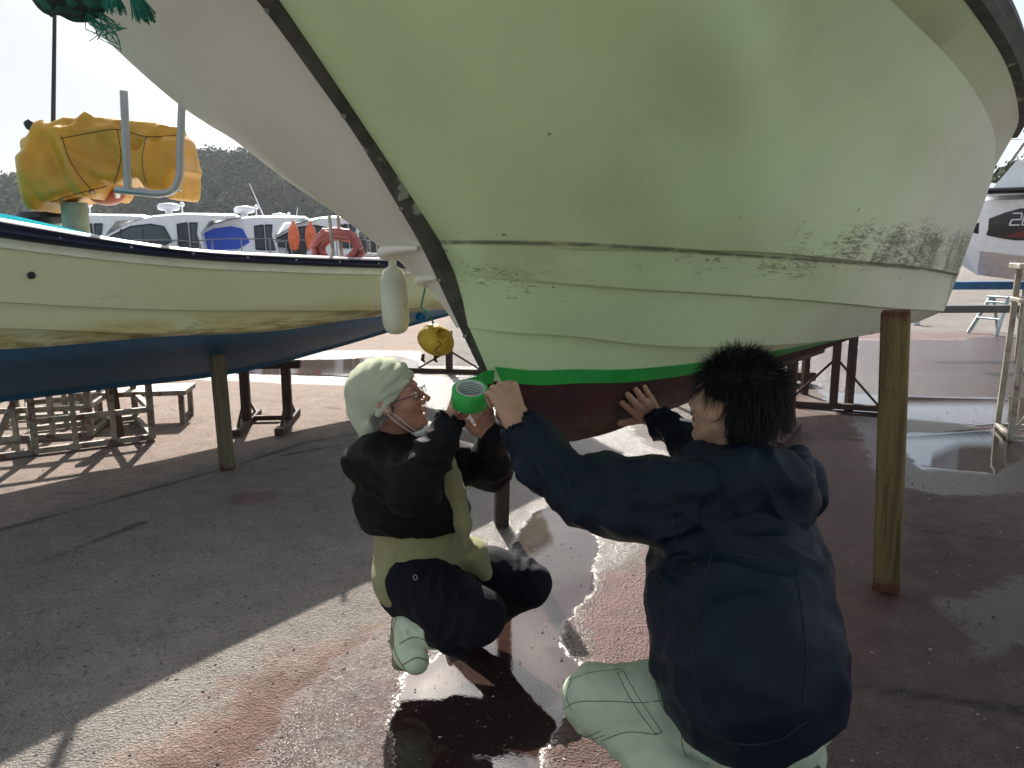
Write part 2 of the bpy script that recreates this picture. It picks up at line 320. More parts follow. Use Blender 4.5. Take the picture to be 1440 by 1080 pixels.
# ------------------------------------------------------------------ the big fishing boat
T = np.linspace(0, 1, 90)**1.25
cv = dict(
 TOP=[(-1.24, 0, 2.52), (-1.2, .4, 2.45), (-1.02, .8, 2.35), (-.7, 1.06, 2.27), (-.4, 1.12, 2.2), (0, 1.12, 2.16), (.6, 1.12, 2.17), (1.4, 1.13, 2.17), (2.3, 1.09, 2.12), (3.3, .97, 2.14)],
 G=[(-1.2, 0, 2.38), (-1.14, .4, 2.3), (-.98, .77, 2.2), (-.68, 1.02, 2.12), (-.4, 1.09, 2.06), (0, 1.1, 2.02), (.6, 1.1, 2.05), (1.4, 1.11, 2.04), (2.3, 1.07, 2.0), (3.3, .945, 2.02)],
 K=[(-1.08, 0, 2.27), (-1.02, .38, 2.2), (-.88, .72, 2.1), (-.62, .93, 2.02), (-.42, .98, 1.95), (0, 1.0, 1.96), (.5, .98, 2.0), (1.16, 1.0, 1.985), (2, .995, 1.936), (3.3, .88, 1.87)],
 M2=[(-.8, 0, 2.01), (-.76, .3, 1.95), (-.64, .6, 1.89), (-.44, .81, 1.82), (0, .87, 1.84), (.5, .88, 1.87), (1.2, .93, 1.85), (2, .94, 1.8), (3.3, .85, 1.7)],
 M1=[(-.52, 0, 1.735), (-.49, .2, 1.69), (-.42, .42, 1.65), (-.3, .58, 1.635), (0, .7, 1.66), (.5, .75, 1.68), (1.2, .83, 1.68), (2, .87, 1.63), (3.3, .81, 1.53)],
 A=[(-.241, 0, 1.44), (-.225, .17, 1.436), (-.13, .34, 1.425), (.1, .46, 1.42), (.5, .56, 1.416), (1.2, .70, 1.383), (2, .78, 1.345), (3.3, .755, 1.28)],
 B=[(-.186, 0, 1.353), (-.15, .14, 1.345), (-.036, .28, 1.33), (.2, .37, 1.308), (.56, .455, 1.282), (1.2, .58, 1.23), (1.93, .67, 1.166), (3.3, .70, 1.065)],
 C=[(-.135, 0, 1.2), (-.05, .1, 1.185), (.116, .2, 1.166), (.4, .275, 1.12), (.7, .34, 1.085), (1.4, .47, 1.04), (2.2, .55, 1.01), (3.3, .58, 1.0)],
 W=[(-.03, 0, 1.03), (.02, .04, 1.022), (.12, .095, 1.006), (.25, .135, .998), (.45, .185, .978), (.8, .235, .96), (1.5, .3, .95), (2.3, .36, .96), (3.3, .44, .985)],
 KB=[(-.03, .0, 1.0), (.03, .022, .97), (.14, .035, .9), (.34, .04, .8), (.5, .045, .775), (1, .05, .775), (2, .05, .79), (3.3, .05, .79)],
 KL=[(-.02, 0, .985), (.05, .02, .94), (.15, .03, .87), (.34, .035, .77), (.5, .04, .753), (1, .045, .753), (2, .045, .765), (3.3, .045, .765)])
Cv = {k: hermite(v, T) for k, v in cv.items()}
def inset(P, dn, dz): Q = P.copy(); w_ = np.clip(P[:, 1]/.12, 0, 1); Q[:, 1] -= dn*w_; Q[:, 2] += dz*w_; return Q
BO = tuple(np.array([-.06, 2.3, 0])); BRZ = math.pi/2-TH
boat = empty("fishing_boat", BO, BRZ, "large pale green fishing boat hull propped up over the two squatting people", "boat")
hm = Mat("hull_paint_lens_tint"); x, y, z = hm.xyz()
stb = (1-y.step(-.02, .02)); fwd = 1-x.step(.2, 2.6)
pc = hm.mix(stb*(fwd*.75+.25), (.72, .71, .62), (.58, .75, .42)); pc = hm.mix(x.step(1.2, 3.0)*.6, pc, (.56, .55, .46))  # lens tint of the light painted in: greener starboard bow, greyer port and aft
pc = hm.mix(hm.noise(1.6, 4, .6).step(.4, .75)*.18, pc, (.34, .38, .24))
zA = 1.432-x*.045; dz = z-zA
nA = hm.noise(14, 10, .82, 2.6, sc=(.45, 1, 2.6)); nB = hm.noise(4.2, 6, .7, 1.5, off=3)
bandA = dz.step(-.008, .004)*(1-(dz-x*.05).step(.0, .2))*x.step(-.15, 1.5)
bandB = (1-dz.step(-.01, .0))*dz.step(-.13, -.03)*x.step(-.1, .3)*(1-x.step(1.3, 2.2))
bandC = (1-dz.step(-.06, -.02))*dz.step(-.24, -.1)*(1-x.step(-.05, .3))*.9
sc = (bandA*1.15+bandB*.8+bandC*.75)*stb*(hm.noise(1.9, 3, .5, .5, off=50).step(.3, .6)*.45+.55)
sf = (nA+nB*.35+sc*.25).step(.86, 1.0)*sc.step(.03, .45)
pc = hm.mix(sf*.85, pc, (.05, .06, .035)); ln = dz.step(-.014, -.006)*(1-dz.step(-.003, .003))*hm.noise(7, 6, .7, sc=(1, 1, .3), off=40).step(.3, .55)*stb; pc = hm.mix(ln*.8, pc, (.05, .055, .04))
sf2 = hm.noise(3.2, 8, .8, 2.5, sc=(.6, 1, 5), off=8).step(.7, .735)*(1-dz.step(.15, .6))*stb; pc = hm.mix(sf2*.45, pc, (.16, .18, .1))
yel = hm.noise(5, 8, .75, 1.2, sc=(.6, 1, 3), off=14).step(.56, .64)*x.step(1.5, 2.3)*(1-z.step(1.06, 1.16)); pc = hm.mix(yel*.6, pc, (.3, .19, .05))
spk = hm.noise(16, 2, .5, off=21).step(.765, .78); pc = hm.mix(spk*.7, pc, (.06, .07, .05))
sr = hm.noise(5, 6, .6, 3.5, sc=(1, 1, 1.6), off=61).op('SUBTRACT', .5).abs(); sr = (1-sr.step(.0, .0035))*hm.noise(2.4, 3, .5, off=63).step(.6, .66); pc = hm.mix(sr*.6, pc, (.1, .11, .07)); pc = hm.mix(hm.noise(3.4, 7, .7, .8, sc=(1, 1, .35), off=70).step(.5, .75)*.16, pc, (.42, .4, .24)); lo = hm.noise(2.2, 7, .7, 3, sc=(1, 1, 2), off=31).step(.74, .75); pc = hm.mix(lo*.35, pc, (.75, .8, .7))
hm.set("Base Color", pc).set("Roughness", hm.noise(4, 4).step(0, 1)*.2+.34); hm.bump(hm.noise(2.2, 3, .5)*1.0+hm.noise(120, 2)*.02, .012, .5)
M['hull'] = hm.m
bm_ = Mat("red_antifouling"); x, y, z = bm_.xyz()
c = bm_.mix(bm_.noise(5, 7, .7, .5).step(.4, .65), (.03, .005, .006), (.07, .012, .012))
grat = bm_.noise(30, 6, .8, 1.5, sc=(.5, 1, 2)).step(.45, .6)*(1-z.step(.8, .9)); c = bm_.mix(grat*.75, c, (.12, .11, .05))
c = bm_.mix(bm_.noise(8, 6, .7, 1, sc=(.5, 1, 3), off=6).step(.74, .76), c, (.5, .45, .4))
bm_.set("Base Color", c).set("Roughness", .6); bm_.bump(bm_.noise(60, 6, .8), .008); M['red'] = bm_.m
def step_(P, w_=.026):
    return P, inset(P, w_, -.004)
for s, m_ in sides(None):
    K_ = Cv['K']; G_ = Cv['G']; TP = Cv['TOP']
    Ain = inset(Cv['A'], .03, -.006); Bin = inset(Cv['B'], .03, -.006); Cin = inset(Cv['C'], .03, .0)
    ml = [G_, K_]+vfill(K_, Cv['M2'], Cv['M1'], Cv['A'], 6)+[Ain, Cv['B'], Bin, Cv['C'], Cin, Cv['W']]
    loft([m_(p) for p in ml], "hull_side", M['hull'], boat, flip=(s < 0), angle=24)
    Gi = inset(TP, .05, 0)
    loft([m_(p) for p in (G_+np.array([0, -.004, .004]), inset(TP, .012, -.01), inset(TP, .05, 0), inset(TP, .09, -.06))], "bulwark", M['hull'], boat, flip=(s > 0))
    dr = [Cv['W'], .5*(Cv['W']+Cv['KB']), Cv['KB'], Cv['KL'], Cv['KL']*np.array([1, 0, 1])]
    loft([m_(p) for p in dr], "hull_bottom", M['red'], boat, flip=(s < 0))
    if s < 0:
        for key, r0, dzz in (('A', .025, -.016), ('B', .02, -.01)):
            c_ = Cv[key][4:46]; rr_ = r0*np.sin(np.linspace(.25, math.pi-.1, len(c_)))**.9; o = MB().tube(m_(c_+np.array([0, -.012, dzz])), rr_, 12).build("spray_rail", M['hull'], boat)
    # rub rail with two ridges
    prof = [(-.012, -.008), (.022, -.006), (.034, .015), (.02, .035), (.02, .048), (.036, .066), (.028, .1), (-.012, .11)]
    tg = np.gradient(G_, axis=0); tg[:, 2] = 0; tg /= np.linalg.norm(tg, axis=1)[:, None]; out = np.c_[-tg[:, 1], tg[:, 0], 0*tg[:, 0]]; out[0] = (-1, 0, 0)
    loft([m_(G_+out*a+np.array([0, 0, 1])*b) for a, b in prof], "rub_rail", M['rubber'], boat, flip=(s < 0), angle=50)
ends = [Cv[k][-1] for k in ('TOP', 'G', 'K', 'M2', 'M1', 'A', 'B', 'C', 'W', 'KB', 'KL')]
tv = [(p[0], -p[1], p[2]) for p in ends]+[(p[0]+0, p[1], p[2]) for p in ends[::-1]]
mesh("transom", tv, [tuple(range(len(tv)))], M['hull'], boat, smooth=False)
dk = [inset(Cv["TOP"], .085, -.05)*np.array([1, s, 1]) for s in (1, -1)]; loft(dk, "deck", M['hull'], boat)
# stem guard
st_ = np.array([(-1.24, 0, 2.5), (-1.2, 0, 2.4), (-1.08, 0, 2.27), (-.8, 0, 2.01), (-.72, 0, 1.939), (-.606, 0, 1.824), (-.507, 0, 1.721), (-.374, 0, 1.564), (-.274, 0, 1.44), (-.164, 0, 1.272), (-.073, 0, 1.131), (-.02, 0, 1.055)])
st_ = hermite(st_, np.linspace(0, 1, 50)); tt = np.gradient(st_, axis=0); tt /= np.linalg.norm(tt, axis=1)[:, None]; fo = np.c_[-np.abs(tt[:, 2]), 0*tt[:, 0], -np.abs(tt[:, 0])]
fo = np.array([np.array([tt[i, 2], 0, -tt[i, 0]]) for i in range(50)]); fo *= np.sign(-fo[:, :1]+1e-9)
wid = np.interp(np.linspace(0, 1, 50), [0, .4, .58, 1], [.026, .023, .017, .013])[:, None]; fo = fo*np.interp(np.linspace(0, 1, 50), [0, .4, .58, 1], [1.45, 1.2, .75, .8])[:, None]
Y1 = np.array([0, 1, 0])
rows = [st_-fo*.05-Y1*wid*1.15, st_-fo*.02-Y1*wid*1.2, st_+fo*.018-Y1*wid*.85, st_+fo*.026-Y1*wid*.3, st_+fo*.026+Y1*wid*.3, st_+fo*.018+Y1*wid*.85, st_-fo*.02+Y1*wid*1.2, st_-fo*.05+Y1*wid*1.15]
recalc(loft(rows, "stem_guard", M['rubber'], boat, angle=40))
sg = MB()
for t in (6, 13, 20, 27, 34, 40, 45):
    sg = MB(); sg.lathe([(.007, 0), (.006, .004), (.001, .006)], st_[t]+fo[t]*.025, 8, axisM(fo[t]))
    sg.build("screw", M['steel'], boat)
# green masking tape strip along the waterline
W_ = Cv['W']; Ci = inset(Cv['C'], .03, 0); f_ = np.clip(.05/np.maximum(Ci[:, 2]-W_[:, 2], .05), 0, .75)[:, None]; Wu = W_+(Ci-W_)*f_
tg = np.gradient(W_, axis=0); nrm = np.cross(tg, Ci-W_); nrm /= np.linalg.norm(nrm, axis=1)[:, None]; nrm *= np.sign(nrm[:, 1:2]); nrm = nrm*.0035
jag = np.zeros((90, 3))
tm = simple("green_tape", (.025, .36, .06), .38, var=.18, vs=3, bump=.001, bs=30); tape_m = tm
for s, m_ in ((1, np.array([1, -1, 1])), (-1, np.array([1, 1, 1]))):
    if s < 0: sl_ = slice(2, 22)
    else: sl_ = slice(3, 90)
    ob = loft([(W_+nrm*.3+jag)[sl_]*m_, (W_+nrm)[sl_]*m_, (Wu+nrm)[sl_]*m_, (Wu+nrm*.3-jag)[sl_]*m_], "masking_tape", tm, None, flip=(s < 0)); ob.location = BO; ob.rotation_euler = (0, 0, BRZ)
    tag(ob, "long green masking tape strip stuck along the waterline above the red bottom" if s > 0 else "short green tape end wrapped round the far side of the stem", "tape")
# ------------------------------------------------------------------ the left boat
LO = (-2.64, 4.75, 0.)
def LP(u, n, z): return np.array(LO)+u*U+n*N+np.array([0, 0, z])
lb = empty("fishing_boat", LO, BRZ, "cream fishing boat with blue bottom, navy rub rail and turquoise deck on stands at left", "boat")
lc = dict(
 T=[(-3.3, 0, 2.15), (-3.0, .55, 2.05), (-2.2, 1.0, 1.82), (-1.4, 1.13, 1.66), (-.8, 1.15, 1.55), (0, 1.15, 1.428), (.65, 1.15, 1.389), (1.37, 1.15, 1.362), (2.4, 1.1, 1.345), (3.6, 1.0, 1.34)],
 G=[(-3.3, 0, 2.06), (-3.0, .55, 1.96), (-2.2, 1.0, 1.73), (-1.4, 1.13, 1.575), (-.8, 1.15, 1.467), (0, 1.15, 1.372), (.65, 1.15, 1.33), (1.37, 1.15, 1.297), (2.4, 1.1, 1.28), (3.6, 1.0, 1.27)],
 Q=[(-3.2, 0, 1.96), (-2.9, .5, 1.88), (-2.1, .97, 1.66), (-1.4, 1.11, 1.52), (-.8, 1.14, 1.426), (0, 1.14, 1.33), (.65, 1.14, 1.287), (1.37, 1.14, 1.255), (2.4, 1.09, 1.24), (3.6, .99, 1.23)],
 R1=[(-2.8, 0, 1.65), (-2.5, .4, 1.5), (-1.9, .8, 1.34), (-1.3, 1.0, 1.25), (-.8, 1.06, 1.185), (0, 1.06, 1.10), (.6, 1.05, 1.06), (1.4, 1.04, 1.01), (2.4, 1.0, .99), (3.6, .9, .98)],
 R2=[(-2.6, 0, 1.42), (-2.3, .35, 1.3), (-1.8, .7, 1.18), (-1.3, .92, 1.1), (-.8, 1.0, 1.062), (0, 1.01, .97), (.6, 1.0, .945), (1.4, .97, .96), (2.4, .93, .96), (3.6, .85, .96)],
 WL=[(-2.4, 0, 1.2), (-2.1, .3, 1.08), (-1.6, .62, 1.0), (-1.2, .82, .98), (-.8, .92, .958), (0, .955, .95), (.6, .97, .925), (1.4, .93, .948), (2.4, .88, .965), (3.6, .8, .99)],
 KL=[(-2.3, 0, 1.05), (-1.9, .06, .8), (-1.5, .07, .66), (-1.1, .07, .61), (-.6, .07, .595), (0, .07, .585), (1.08, .07, .575), (1.8, .07, .65), (2.6, .07, .755), (3.6, .06, .87)],
 KB=[(-2.3, 0, 1.0), (-1.9, .03, .76), (-1.5, .035, .62), (-1.1, .035, .57), (-.6, .035, .555), (0, .035, .545), (1.08, .035, .535), (1.8, .035, .61), (2.6, .035, .715), (3.6, .03, .83)])
T2 = np.linspace(0, 1, 70); Lc = {k: hermite(v, T2) for k, v in lc.items()}
cm = Mat("cream_hull"); x, y, z = cm.xyz(); zw = z-.955
c = cm.mix(cm.noise(1.5, 4).step(.3, .7)*.5, (.68, .76, .5), (.58, .66, .38)); c = cm.mix((1-z.step(1.0, 1.12))*cm.noise(2, 4, .6, sc=(1, 1, 3)).step(.3, .6)*.75, c, (.52, .45, .17))
gr = cm.noise(9, 8, .75, .8, sc=(.4, 1, 3)).step(.44, .6)*(1-zw.step(.0, .13)); c = cm.mix(gr*.75, c, (.22, .13, .03))
c = cm.mix(cm.noise(7, 8, .8, 1.5, sc=(.5, 1, 5), off=4).step(.62, .66)*(1-z.step(1.1, 1.3)*.7)*.5, c, (.09, .09, .04))
cm.set("Base Color", c).set("Roughness", .38)
# bottom paint: bright blue edge then dark navy
for s in (1, -1):
    m_ = lambda P, s=s: np.asarray(P)*np.array([1, -s, 1])
    loft([m_(p) for p in (Lc['Q'], Lc['R1'], inset(Lc['R1'], .022, -.003), Lc['R2'], inset(Lc['R2'], .02, -.003)-np.array([0, 0, 0]), Lc['WL'])], "hull_side", cm.m, lb, flip=(s < 0), angle=20)
    loft([m_(p) for p in (Lc['G'], Lc['Q']+np.array([0, .012, 0]), Lc['Q']+np.array([0, .0, -.004]))], "rubbing_strake", simple("pale_strake", (.68, .75, .6), .4, var=.1, c2=(.05, .05, .04), thr=(.68, .7), s2=14) if s > 0 else cm.m, lb, flip=(s < 0), angle=30)
    loft([m_(p) for p in (Lc['WL'], .6*Lc['WL']+.4*Lc['KL'], Lc['KL'], Lc['KB'], Lc['KB']*np.array([1, 0, 1]))], "hull_bottom", M['bluebottom'], lb, flip=(s < 0), angle=24)
    off = [(-.01, -.0), (.035, .005), (.05, .03), (.035, .05), (.048, .075), (.03, .1), (-.03, .105)]
    G_ = Lc['G']; tg = np.gradient(G_, axis=0); tg[:, 2] = 0; tg /= np.linalg.norm(tg, axis=1)[:, None]; out = np.c_[-tg[:, 1], tg[:, 0], 0*tg[:, 0]]; out[0] = (-1, 0, 0)
    loft([m_(G_+out*a+np.array([0, 0, 1])*(Lc['T']-G_)[:, 2:3]*(b/.1)) for a, b in off], "rub_rail", M['navy'], lb, flip=(s < 0), angle=50)
    if s > 0:
        for i in range(12, 60, 3):
            sb = MB(); sb.lathe([(.009, 0), (.008, .004), (.002, .006)], m_(G_[i]+out[i]*.036+np.array([0, 0, .03])), 8, axisM(out[i]*np.array([1, -1, 1]))); sb.build("rail_bolt", M['steel'], lb)
tm2 = simple("turquoise_deck", (.02, .24, .28), .9, var=.15, c2=(.02, .12, .14), thr=(.6, .7), spec=.0)
dkr = [np.c_[Lc['T'][:, 0], -s*np.maximum(Lc['T'][:, 1]-.02, 0), Lc['T'][:, 2]-.005] for s in (1, -1)]
mid = .5*(dkr[0]+dkr[1]); 
loft([dkr[0], dkr[1]], "deck", simple("deck_white", (.5, .52, .48), .5), lb)
# raised turquoise foredeck moulding
fd = []
k = [i for i in range(70) if Lc['T'][i, 0] < -.22]
for n_, dz_ in ((1.0, .0), (.93, .03), (.5, .05), (-.5, .05), (-.93, .03), (-1.0, .0)):
    P = Lc['T'][k].copy(); tp = np.clip((-.22-P[:, 0])/.5, .0, 1); fd.append(np.c_[P[:, 0], -P[:, 1]*n_*.985, P[:, 2]+dz_*tp+.004])
recalc(loft(fd, "foredeck", tm2, lb, angle=30))
mesh("transom", [(p[0], -p[1]*s, p[2]) for s, o_ in ((1, 1), (-1, -1)) for p in [Lc[q][-1] for q in ('T', 'G', 'Q', 'R1', 'R2', 'WL', 'KL', 'KB')][::o_]], [tuple(range(16))], cm.m, lb, smooth=False)
hole = MB(); hp = atn_l = None
def on_left(px_, py_, n): r = ray(px_, py_); t = (n-(CC-np.array(LO))@N)/(r@N); q = CC+r*t-np.array(LO); return np.array([q@U, -(q@N), q[2]])
q = on_left(43, 387, 1.105); hole.lathe([(.014, -.02), (.017, .012), (.012, .016)], q, 14, axisM((0, -1, 0))); hole.build("drain_hole", M['black'], lb)
for a_ in ((553, 448), (592, 447)):
    q = on_left(*a_, .9); d = MB(); d.lathe([(.03, -.03), (.036, .012), (.028, .016), (.02, .0)], q, 16, axisM((0, -1, -.3))); d.build("through_hull_fitting", M['bluebottom'], lb)
def at_left(px_, py_, n):   # world point above the left boat, at distance n from its centre line
    r = ray(px_, py_); t = (n-(CC-np.array(LO))@N)/(r@N); return CC+r*t
# ------------------------------------------------------------------ SDF meshing
def vnoise(P, seed=0):
    P = P+seed*17.3; i = np.floor(P).astype(np.int64); f = P-i; f = f*f*(3-2*f); out = np.zeros(len(P))
    for dx in (0, 1):
        for dy in (0, 1):
            for dz in (0, 1):
                h = ((i[:, 0]+dx)*73856093) ^ ((i[:, 1]+dy)*19349663) ^ ((i[:, 2]+dz)*83492791); h = (h*1103515245+12345) & 0x7fffffff; h = (h ^ (h >> 13))*60493 & 0xffffff
                out += (h/0xffffff)*np.where(dx, f[:, 0], 1-f[:, 0])*np.where(dy, f[:, 1], 1-f[:, 1])*np.where(dz, f[:, 2], 1-f[:, 2])
    return out*2-1
def surfnet(fn, lo, hi, h):
    lo = np.array(lo, float); n = np.ceil((np.array(hi)-lo)/h).astype(int)+1
    ax = [lo[i]+np.arange(n[i])*h for i in range(3)]; D = np.empty(n)
    for i0 in range(0, n[0], 24):
        g_ = np.stack(np.meshgrid(ax[0][i0:i0+24], ax[1], ax[2], indexing='ij'), -1); D[i0:i0+24] = fn(g_.reshape(-1, 3)).reshape(g_.shape[:3])
    S_ = D < 0; c = n-1
    cnt = np.zeros(c, int)
    for a in (0, 1):
        for b in (0, 1):
            for d in (0, 1): cnt += S_[a:a+c[0], b:b+c[1], d:d+c[2]]
    act = (cnt > 0) & (cnt < 8); idx = np.full(c, -1); I = np.argwhere(act); idx[act] = np.arange(len(I))
    acc = np.zeros((len(I), 3)); k = np.zeros(len(I))
    cor = [(a, b, d) for a in (0, 1) for b in (0, 1) for d in (0, 1)]
    for a in range(8):
        for b in range(a+1, 8):
            A = np.array(cor[a]); B_ = np.array(cor[b])
            if abs(A-B_).sum() != 1: continue
            va = D[tuple((I+A).T)]; vb = D[tuple((I+B_).T)]; mk = (va < 0) != (vb < 0); t = np.where(mk, va/(va-vb+1e-15), 0)
            acc += mk[:, None]*(A+(B_-A)*t[:, None]); k += mk
    V = lo+(I+acc/k[:, None])*h; Fs = []
    for ax_ in range(3):
        o1, o2 = [(1, 2), (2, 0), (0, 1)][ax_]; sl0 = [slice(None)]*3; sl1 = [slice(None)]*3; sl0[ax_] = slice(0, n[ax_]-1); sl1[ax_] = slice(1, n[ax_])
        a = S_[tuple(sl0)]; b = S_[tuple(sl1)]; E_ = np.argwhere(a != b); ok = (E_[:, o1] > 0) & (E_[:, o2] > 0) & (E_[:, o1] < n[o1]-1) & (E_[:, o2] < n[o2]-1); E_ = E_[ok]
        d1 = np.zeros(3, int); d1[o1] = 1; d2 = np.zeros(3, int); d2[o2] = 1
        q = np.stack([idx[tuple((E_-d1-d2).T)], idx[tuple((E_-d2).T)], idx[tuple(E_.T)], idx[tuple((E_-d1).T)]], 1)
        inn = a[tuple(E_.T)]; q[~inn] = q[~inn][:, ::-1]; Fs.append(q)
    return V, np.concatenate(Fs)
def seg_d(P, a, b, ra, rb, sq=None):
    a = np.array(a, float); b = np.array(b, float); e = b-a; t = np.clip(((P-a)@e)/(e@e+1e-12), 0, 1); d = P-a-t[:, None]*e
    if sq is not None:
        v = np.array(sq[0], float); v /= np.linalg.norm(v); d = d+(d@v)[:, None]*v*(sq[1]-1)
    return np.linalg.norm(d, axis=1)-(ra+(rb-ra)*t)
def ell(P, c, r, Mx=None):
    q = P-np.array(c, float)
    if Mx is not None: q = q@Mx
    r = np.array(r, float); k = np.linalg.norm(q/r, axis=1); k2 = np.linalg.norm(q/r**2, axis=1); return k*(k-1)/(k2+1e-9)
def smin(a, b, k): h = np.clip(.5+.5*(b-a)/k, 0, 1); return b*(1-h)+a*h-k*h*(1-h)
def smax(a, b, k): return -smin(-a, -b, k)
def chain(P, pts, k=.02):
    d = None
    for i in range(len(pts)-1):
        (a, ra), (b, rb) = pts[i], pts[i+1]; q = seg_d(P, a, b, ra, rb); d = q if d is None else smin(d, q, k)
    return d
def vnormals(V, Fq):
    a = V[Fq[:, 2]]-V[Fq[:, 0]]; b = V[Fq[:, 3]]-V[Fq[:, 1]]; n = np.cross(a, b); N_ = np.zeros_like(V)
    for i in range(4): np.add.at(N_, Fq[:, i], n)
    return N_/(np.linalg.norm(N_, axis=1)[:, None]+1e-12)
def relax(V, Fq, it=2, w_=.5):
    nb = np.zeros_like(V); ct = np.zeros(len(V)); E_ = np.concatenate([Fq[:, [0, 1]], Fq[:, [1, 2]], Fq[:, [2, 3]], Fq[:, [3, 0]]])
    for _ in range(it):
        nb[:] = 0; ct[:] = 0; np.add.at(nb, E_[:, 0], V[E_[:, 1]]); np.add.at(nb, E_[:, 1], V[E_[:, 0]]); np.add.at(ct, E_[:, 0], 1); np.add.at(ct, E_[:, 1], 1); V = V*(1-w_)+w_*nb/ct[:, None]
    return V
def sdf_mesh(name, fn, lo, hi, h, m, parent=None, disp=None, rel=2):
    V, Fq = surfnet(fn, lo, hi, h); V = relax(V, Fq, rel)
    if disp is not None: V = V+vnormals(V, Fq)*disp(V)[:, None]
    return mesh(name, V, Fq, m, parent)
def fold(P, d, fr, seed=0, wob=.35):
    """cloth folds running across direction d"""
    d = np.array(d, float); d /= np.linalg.norm(d); w_ = vnoise(P*7, seed)*wob+vnoise(P*16, seed+3)*wob*.35
    return 1-np.abs(np.sin((P@d)*fr+w_*6))*1.4
def ridge(P, sc, seed=0): return .5-np.abs(vnoise(P*np.array(sc), seed))
# ------------------------------------------------------------------ yellow tarpaulin over the hauler, and what stands on the left boat
Yt = 4.85
def A_(x_, y_, dy=0.): return atY(x_, y_, Yt+dy)
tl = A_(52, 200); tr = A_(258, 190); bl = A_(75, 275); br = A_(245, 255)
def tarp(P):
    d = -sdpoly(P[:, [0, 2]], [A_(*q)[[0, 2]] for q in ((44, 200), (60, 180), (95, 164), (150, 167), (200, 172), (258, 178), (265, 195), (260, 281), (240, 268), (200, 258), (150, 266), (110, 280), (72, 292), (60, 262), (52, 222))])
    t = np.clip((P[:, 2]-1.85)/.3, 0, 1)
    return smax(d, np.abs(P[:, 1]-Yt)-(.25-.16*t), .07)
def tarp_d(P):
    Q = P+.05*vnoise(P*4, 9)[:, None]; r = .02*ridge(Q@np.array([[.8, 0, .6], [0, 1, 0], [-.6, 0, .8]]), (3, 3, 8), 2)+.006*ridge(P, (14, 14, 14), 7)
    X2 = P[:, [0, 2]]
    for a, b, am, wd in (((100, 192), (150, 268), .04, .07), ((62, 178), (76, 288), .03, .06), ((100, 195), (172, 186), .025, .06), ((118, 188), (128, 165), .03, .05), ((165, 205), (218, 258), -.035, .06), ((222, 200), (240, 265), .035, .05), ((182, 180), (208, 208), -.03, .05), ((208, 208), (256, 190), -.025, .05), ((110, 270), (165, 262), .03, .05), ((130, 215), (168, 225), -.025, .06), ((85, 200), (112, 245), -.03, .06), ((140, 240), (172, 262), -.03, .04), ((238, 185), (262, 240), .02, .04), ((195, 225), (228, 262), .025, .04), ((60, 230), (100, 278), .02, .05)):
        r = r+am*np.clip(1-seg(X2, A_(*a)[[0, 2]], A_(*b)[[0, 2]])/wd, 0, 1)
    return r*1.1
tmat = simple("yellow_tarpaulin", (.5, .235, .006), .5, var=.15, vs=3, bump=.004, bs=14)
cx, cy, cz = A_(155, 225)
tp_ = sdf_mesh("tarpaulin", tarp, (cx-.85, cy-.45, cz-.42), (cx+.7, cy+.45, cz+.45), .011, tmat, None, tarp_d, 1)
tag(tp_, "creased yellow tarpaulin wrapped over the hauler on the left boat", "tarpaulin")
sm = MB()
def on_surface(fn, p, d=(0, -1, 0)):
    p = np.array(p, float); d = np.array(d, float)
    for _ in range(30): v = float(fn(p[None])[0]); p = p+d*(-v)*.8 if False else p-d*v*.7
    return p
seam = []
for q in ((85, 195), (120, 188), (165, 182), (205, 192), (250, 190)):
    pass
from mathutils.bvhtree import BVHTree
def seams_on(o, lists, r, off, m, parent=None, name="seam", n=50):
    me = o.data; bt = BVHTree.FromPolygons([v.co for v in me.vertices], [tuple(p.vertices) for p in me.polygons]); out = []
    for L in lists:
        P2 = hermite([(x_, y_, 0.) for x_, y_ in L], np.linspace(0, 1, n)); run = []; runs = [run]; last = None
        for x_, y_, _ in P2:
            r_ = ray(x_, y_); r_ = r_/np.linalg.norm(r_); h_ = bt.ray_cast(Vector(tuple(CC)), Vector(tuple(r_)))
            if h_[0] is None or (last is not None and abs(h_[3]-last) > .04): run = []; runs.append(run); last = None if h_[0] is None else h_[3]; continue
            last = h_[3]; run.append(np.array(h_[0])-r_*off)
        for run in runs:
            if len(run) > 3: ob = MB().tube(run, r, 5).build(name, m); out.append(ob)
    for ob in out: ob.parent = parent or o
    return out
thd = simple("dark_thread", (.1, .045, .01), .8)
seams_on(tp_, [((85, 195), (120, 188), (165, 182), (205, 192), (250, 190)), ((86, 190), (98, 225), (118, 255), (134, 272)), ((165, 182), (170, 220), (160, 262)), ((72, 284), (110, 272), (150, 262)), ((205, 192), (200, 230), (205, 256))], .0032, .0, thd)
for q in ((88, 283), (128, 272), (172, 262), (252, 270)):
    seams_on(tp_, [((q[0]-2, q[1]-1), (q[0]+1, q[1]-3), (q[0]+3, q[1]-1))], .007, .002, M['steel'], name="eyelet", n=6)
og = sdf_mesh("float", lambda P: ell(P, A_(150, 272), (.11, .09, .075)), A_(150, 272)-.16, A_(150, 272)+.16, .012, simple("orange_plastic", (.3, .05, .01), .4), None); tag(og, "orange float showing under the yellow tarpaulin", "float")
def dz_at(x_): return None
fr = MB()
a1 = A_(174, 128, -.45); a2 = A_(180, 268, -.45); b1 = A_(256, 140, -.4); b2 = A_(249, 258, -.4)
fr.tube([a1, a2], .021, 12); fr.build
frame = empty("pipe_frame", tuple(LP(.3, .6, 1.35)), 0, "bent stainless pipe frame with two uprights in front of the yellow tarpaulin", "pipe frame"); 
bpy.context.view_layer.update()
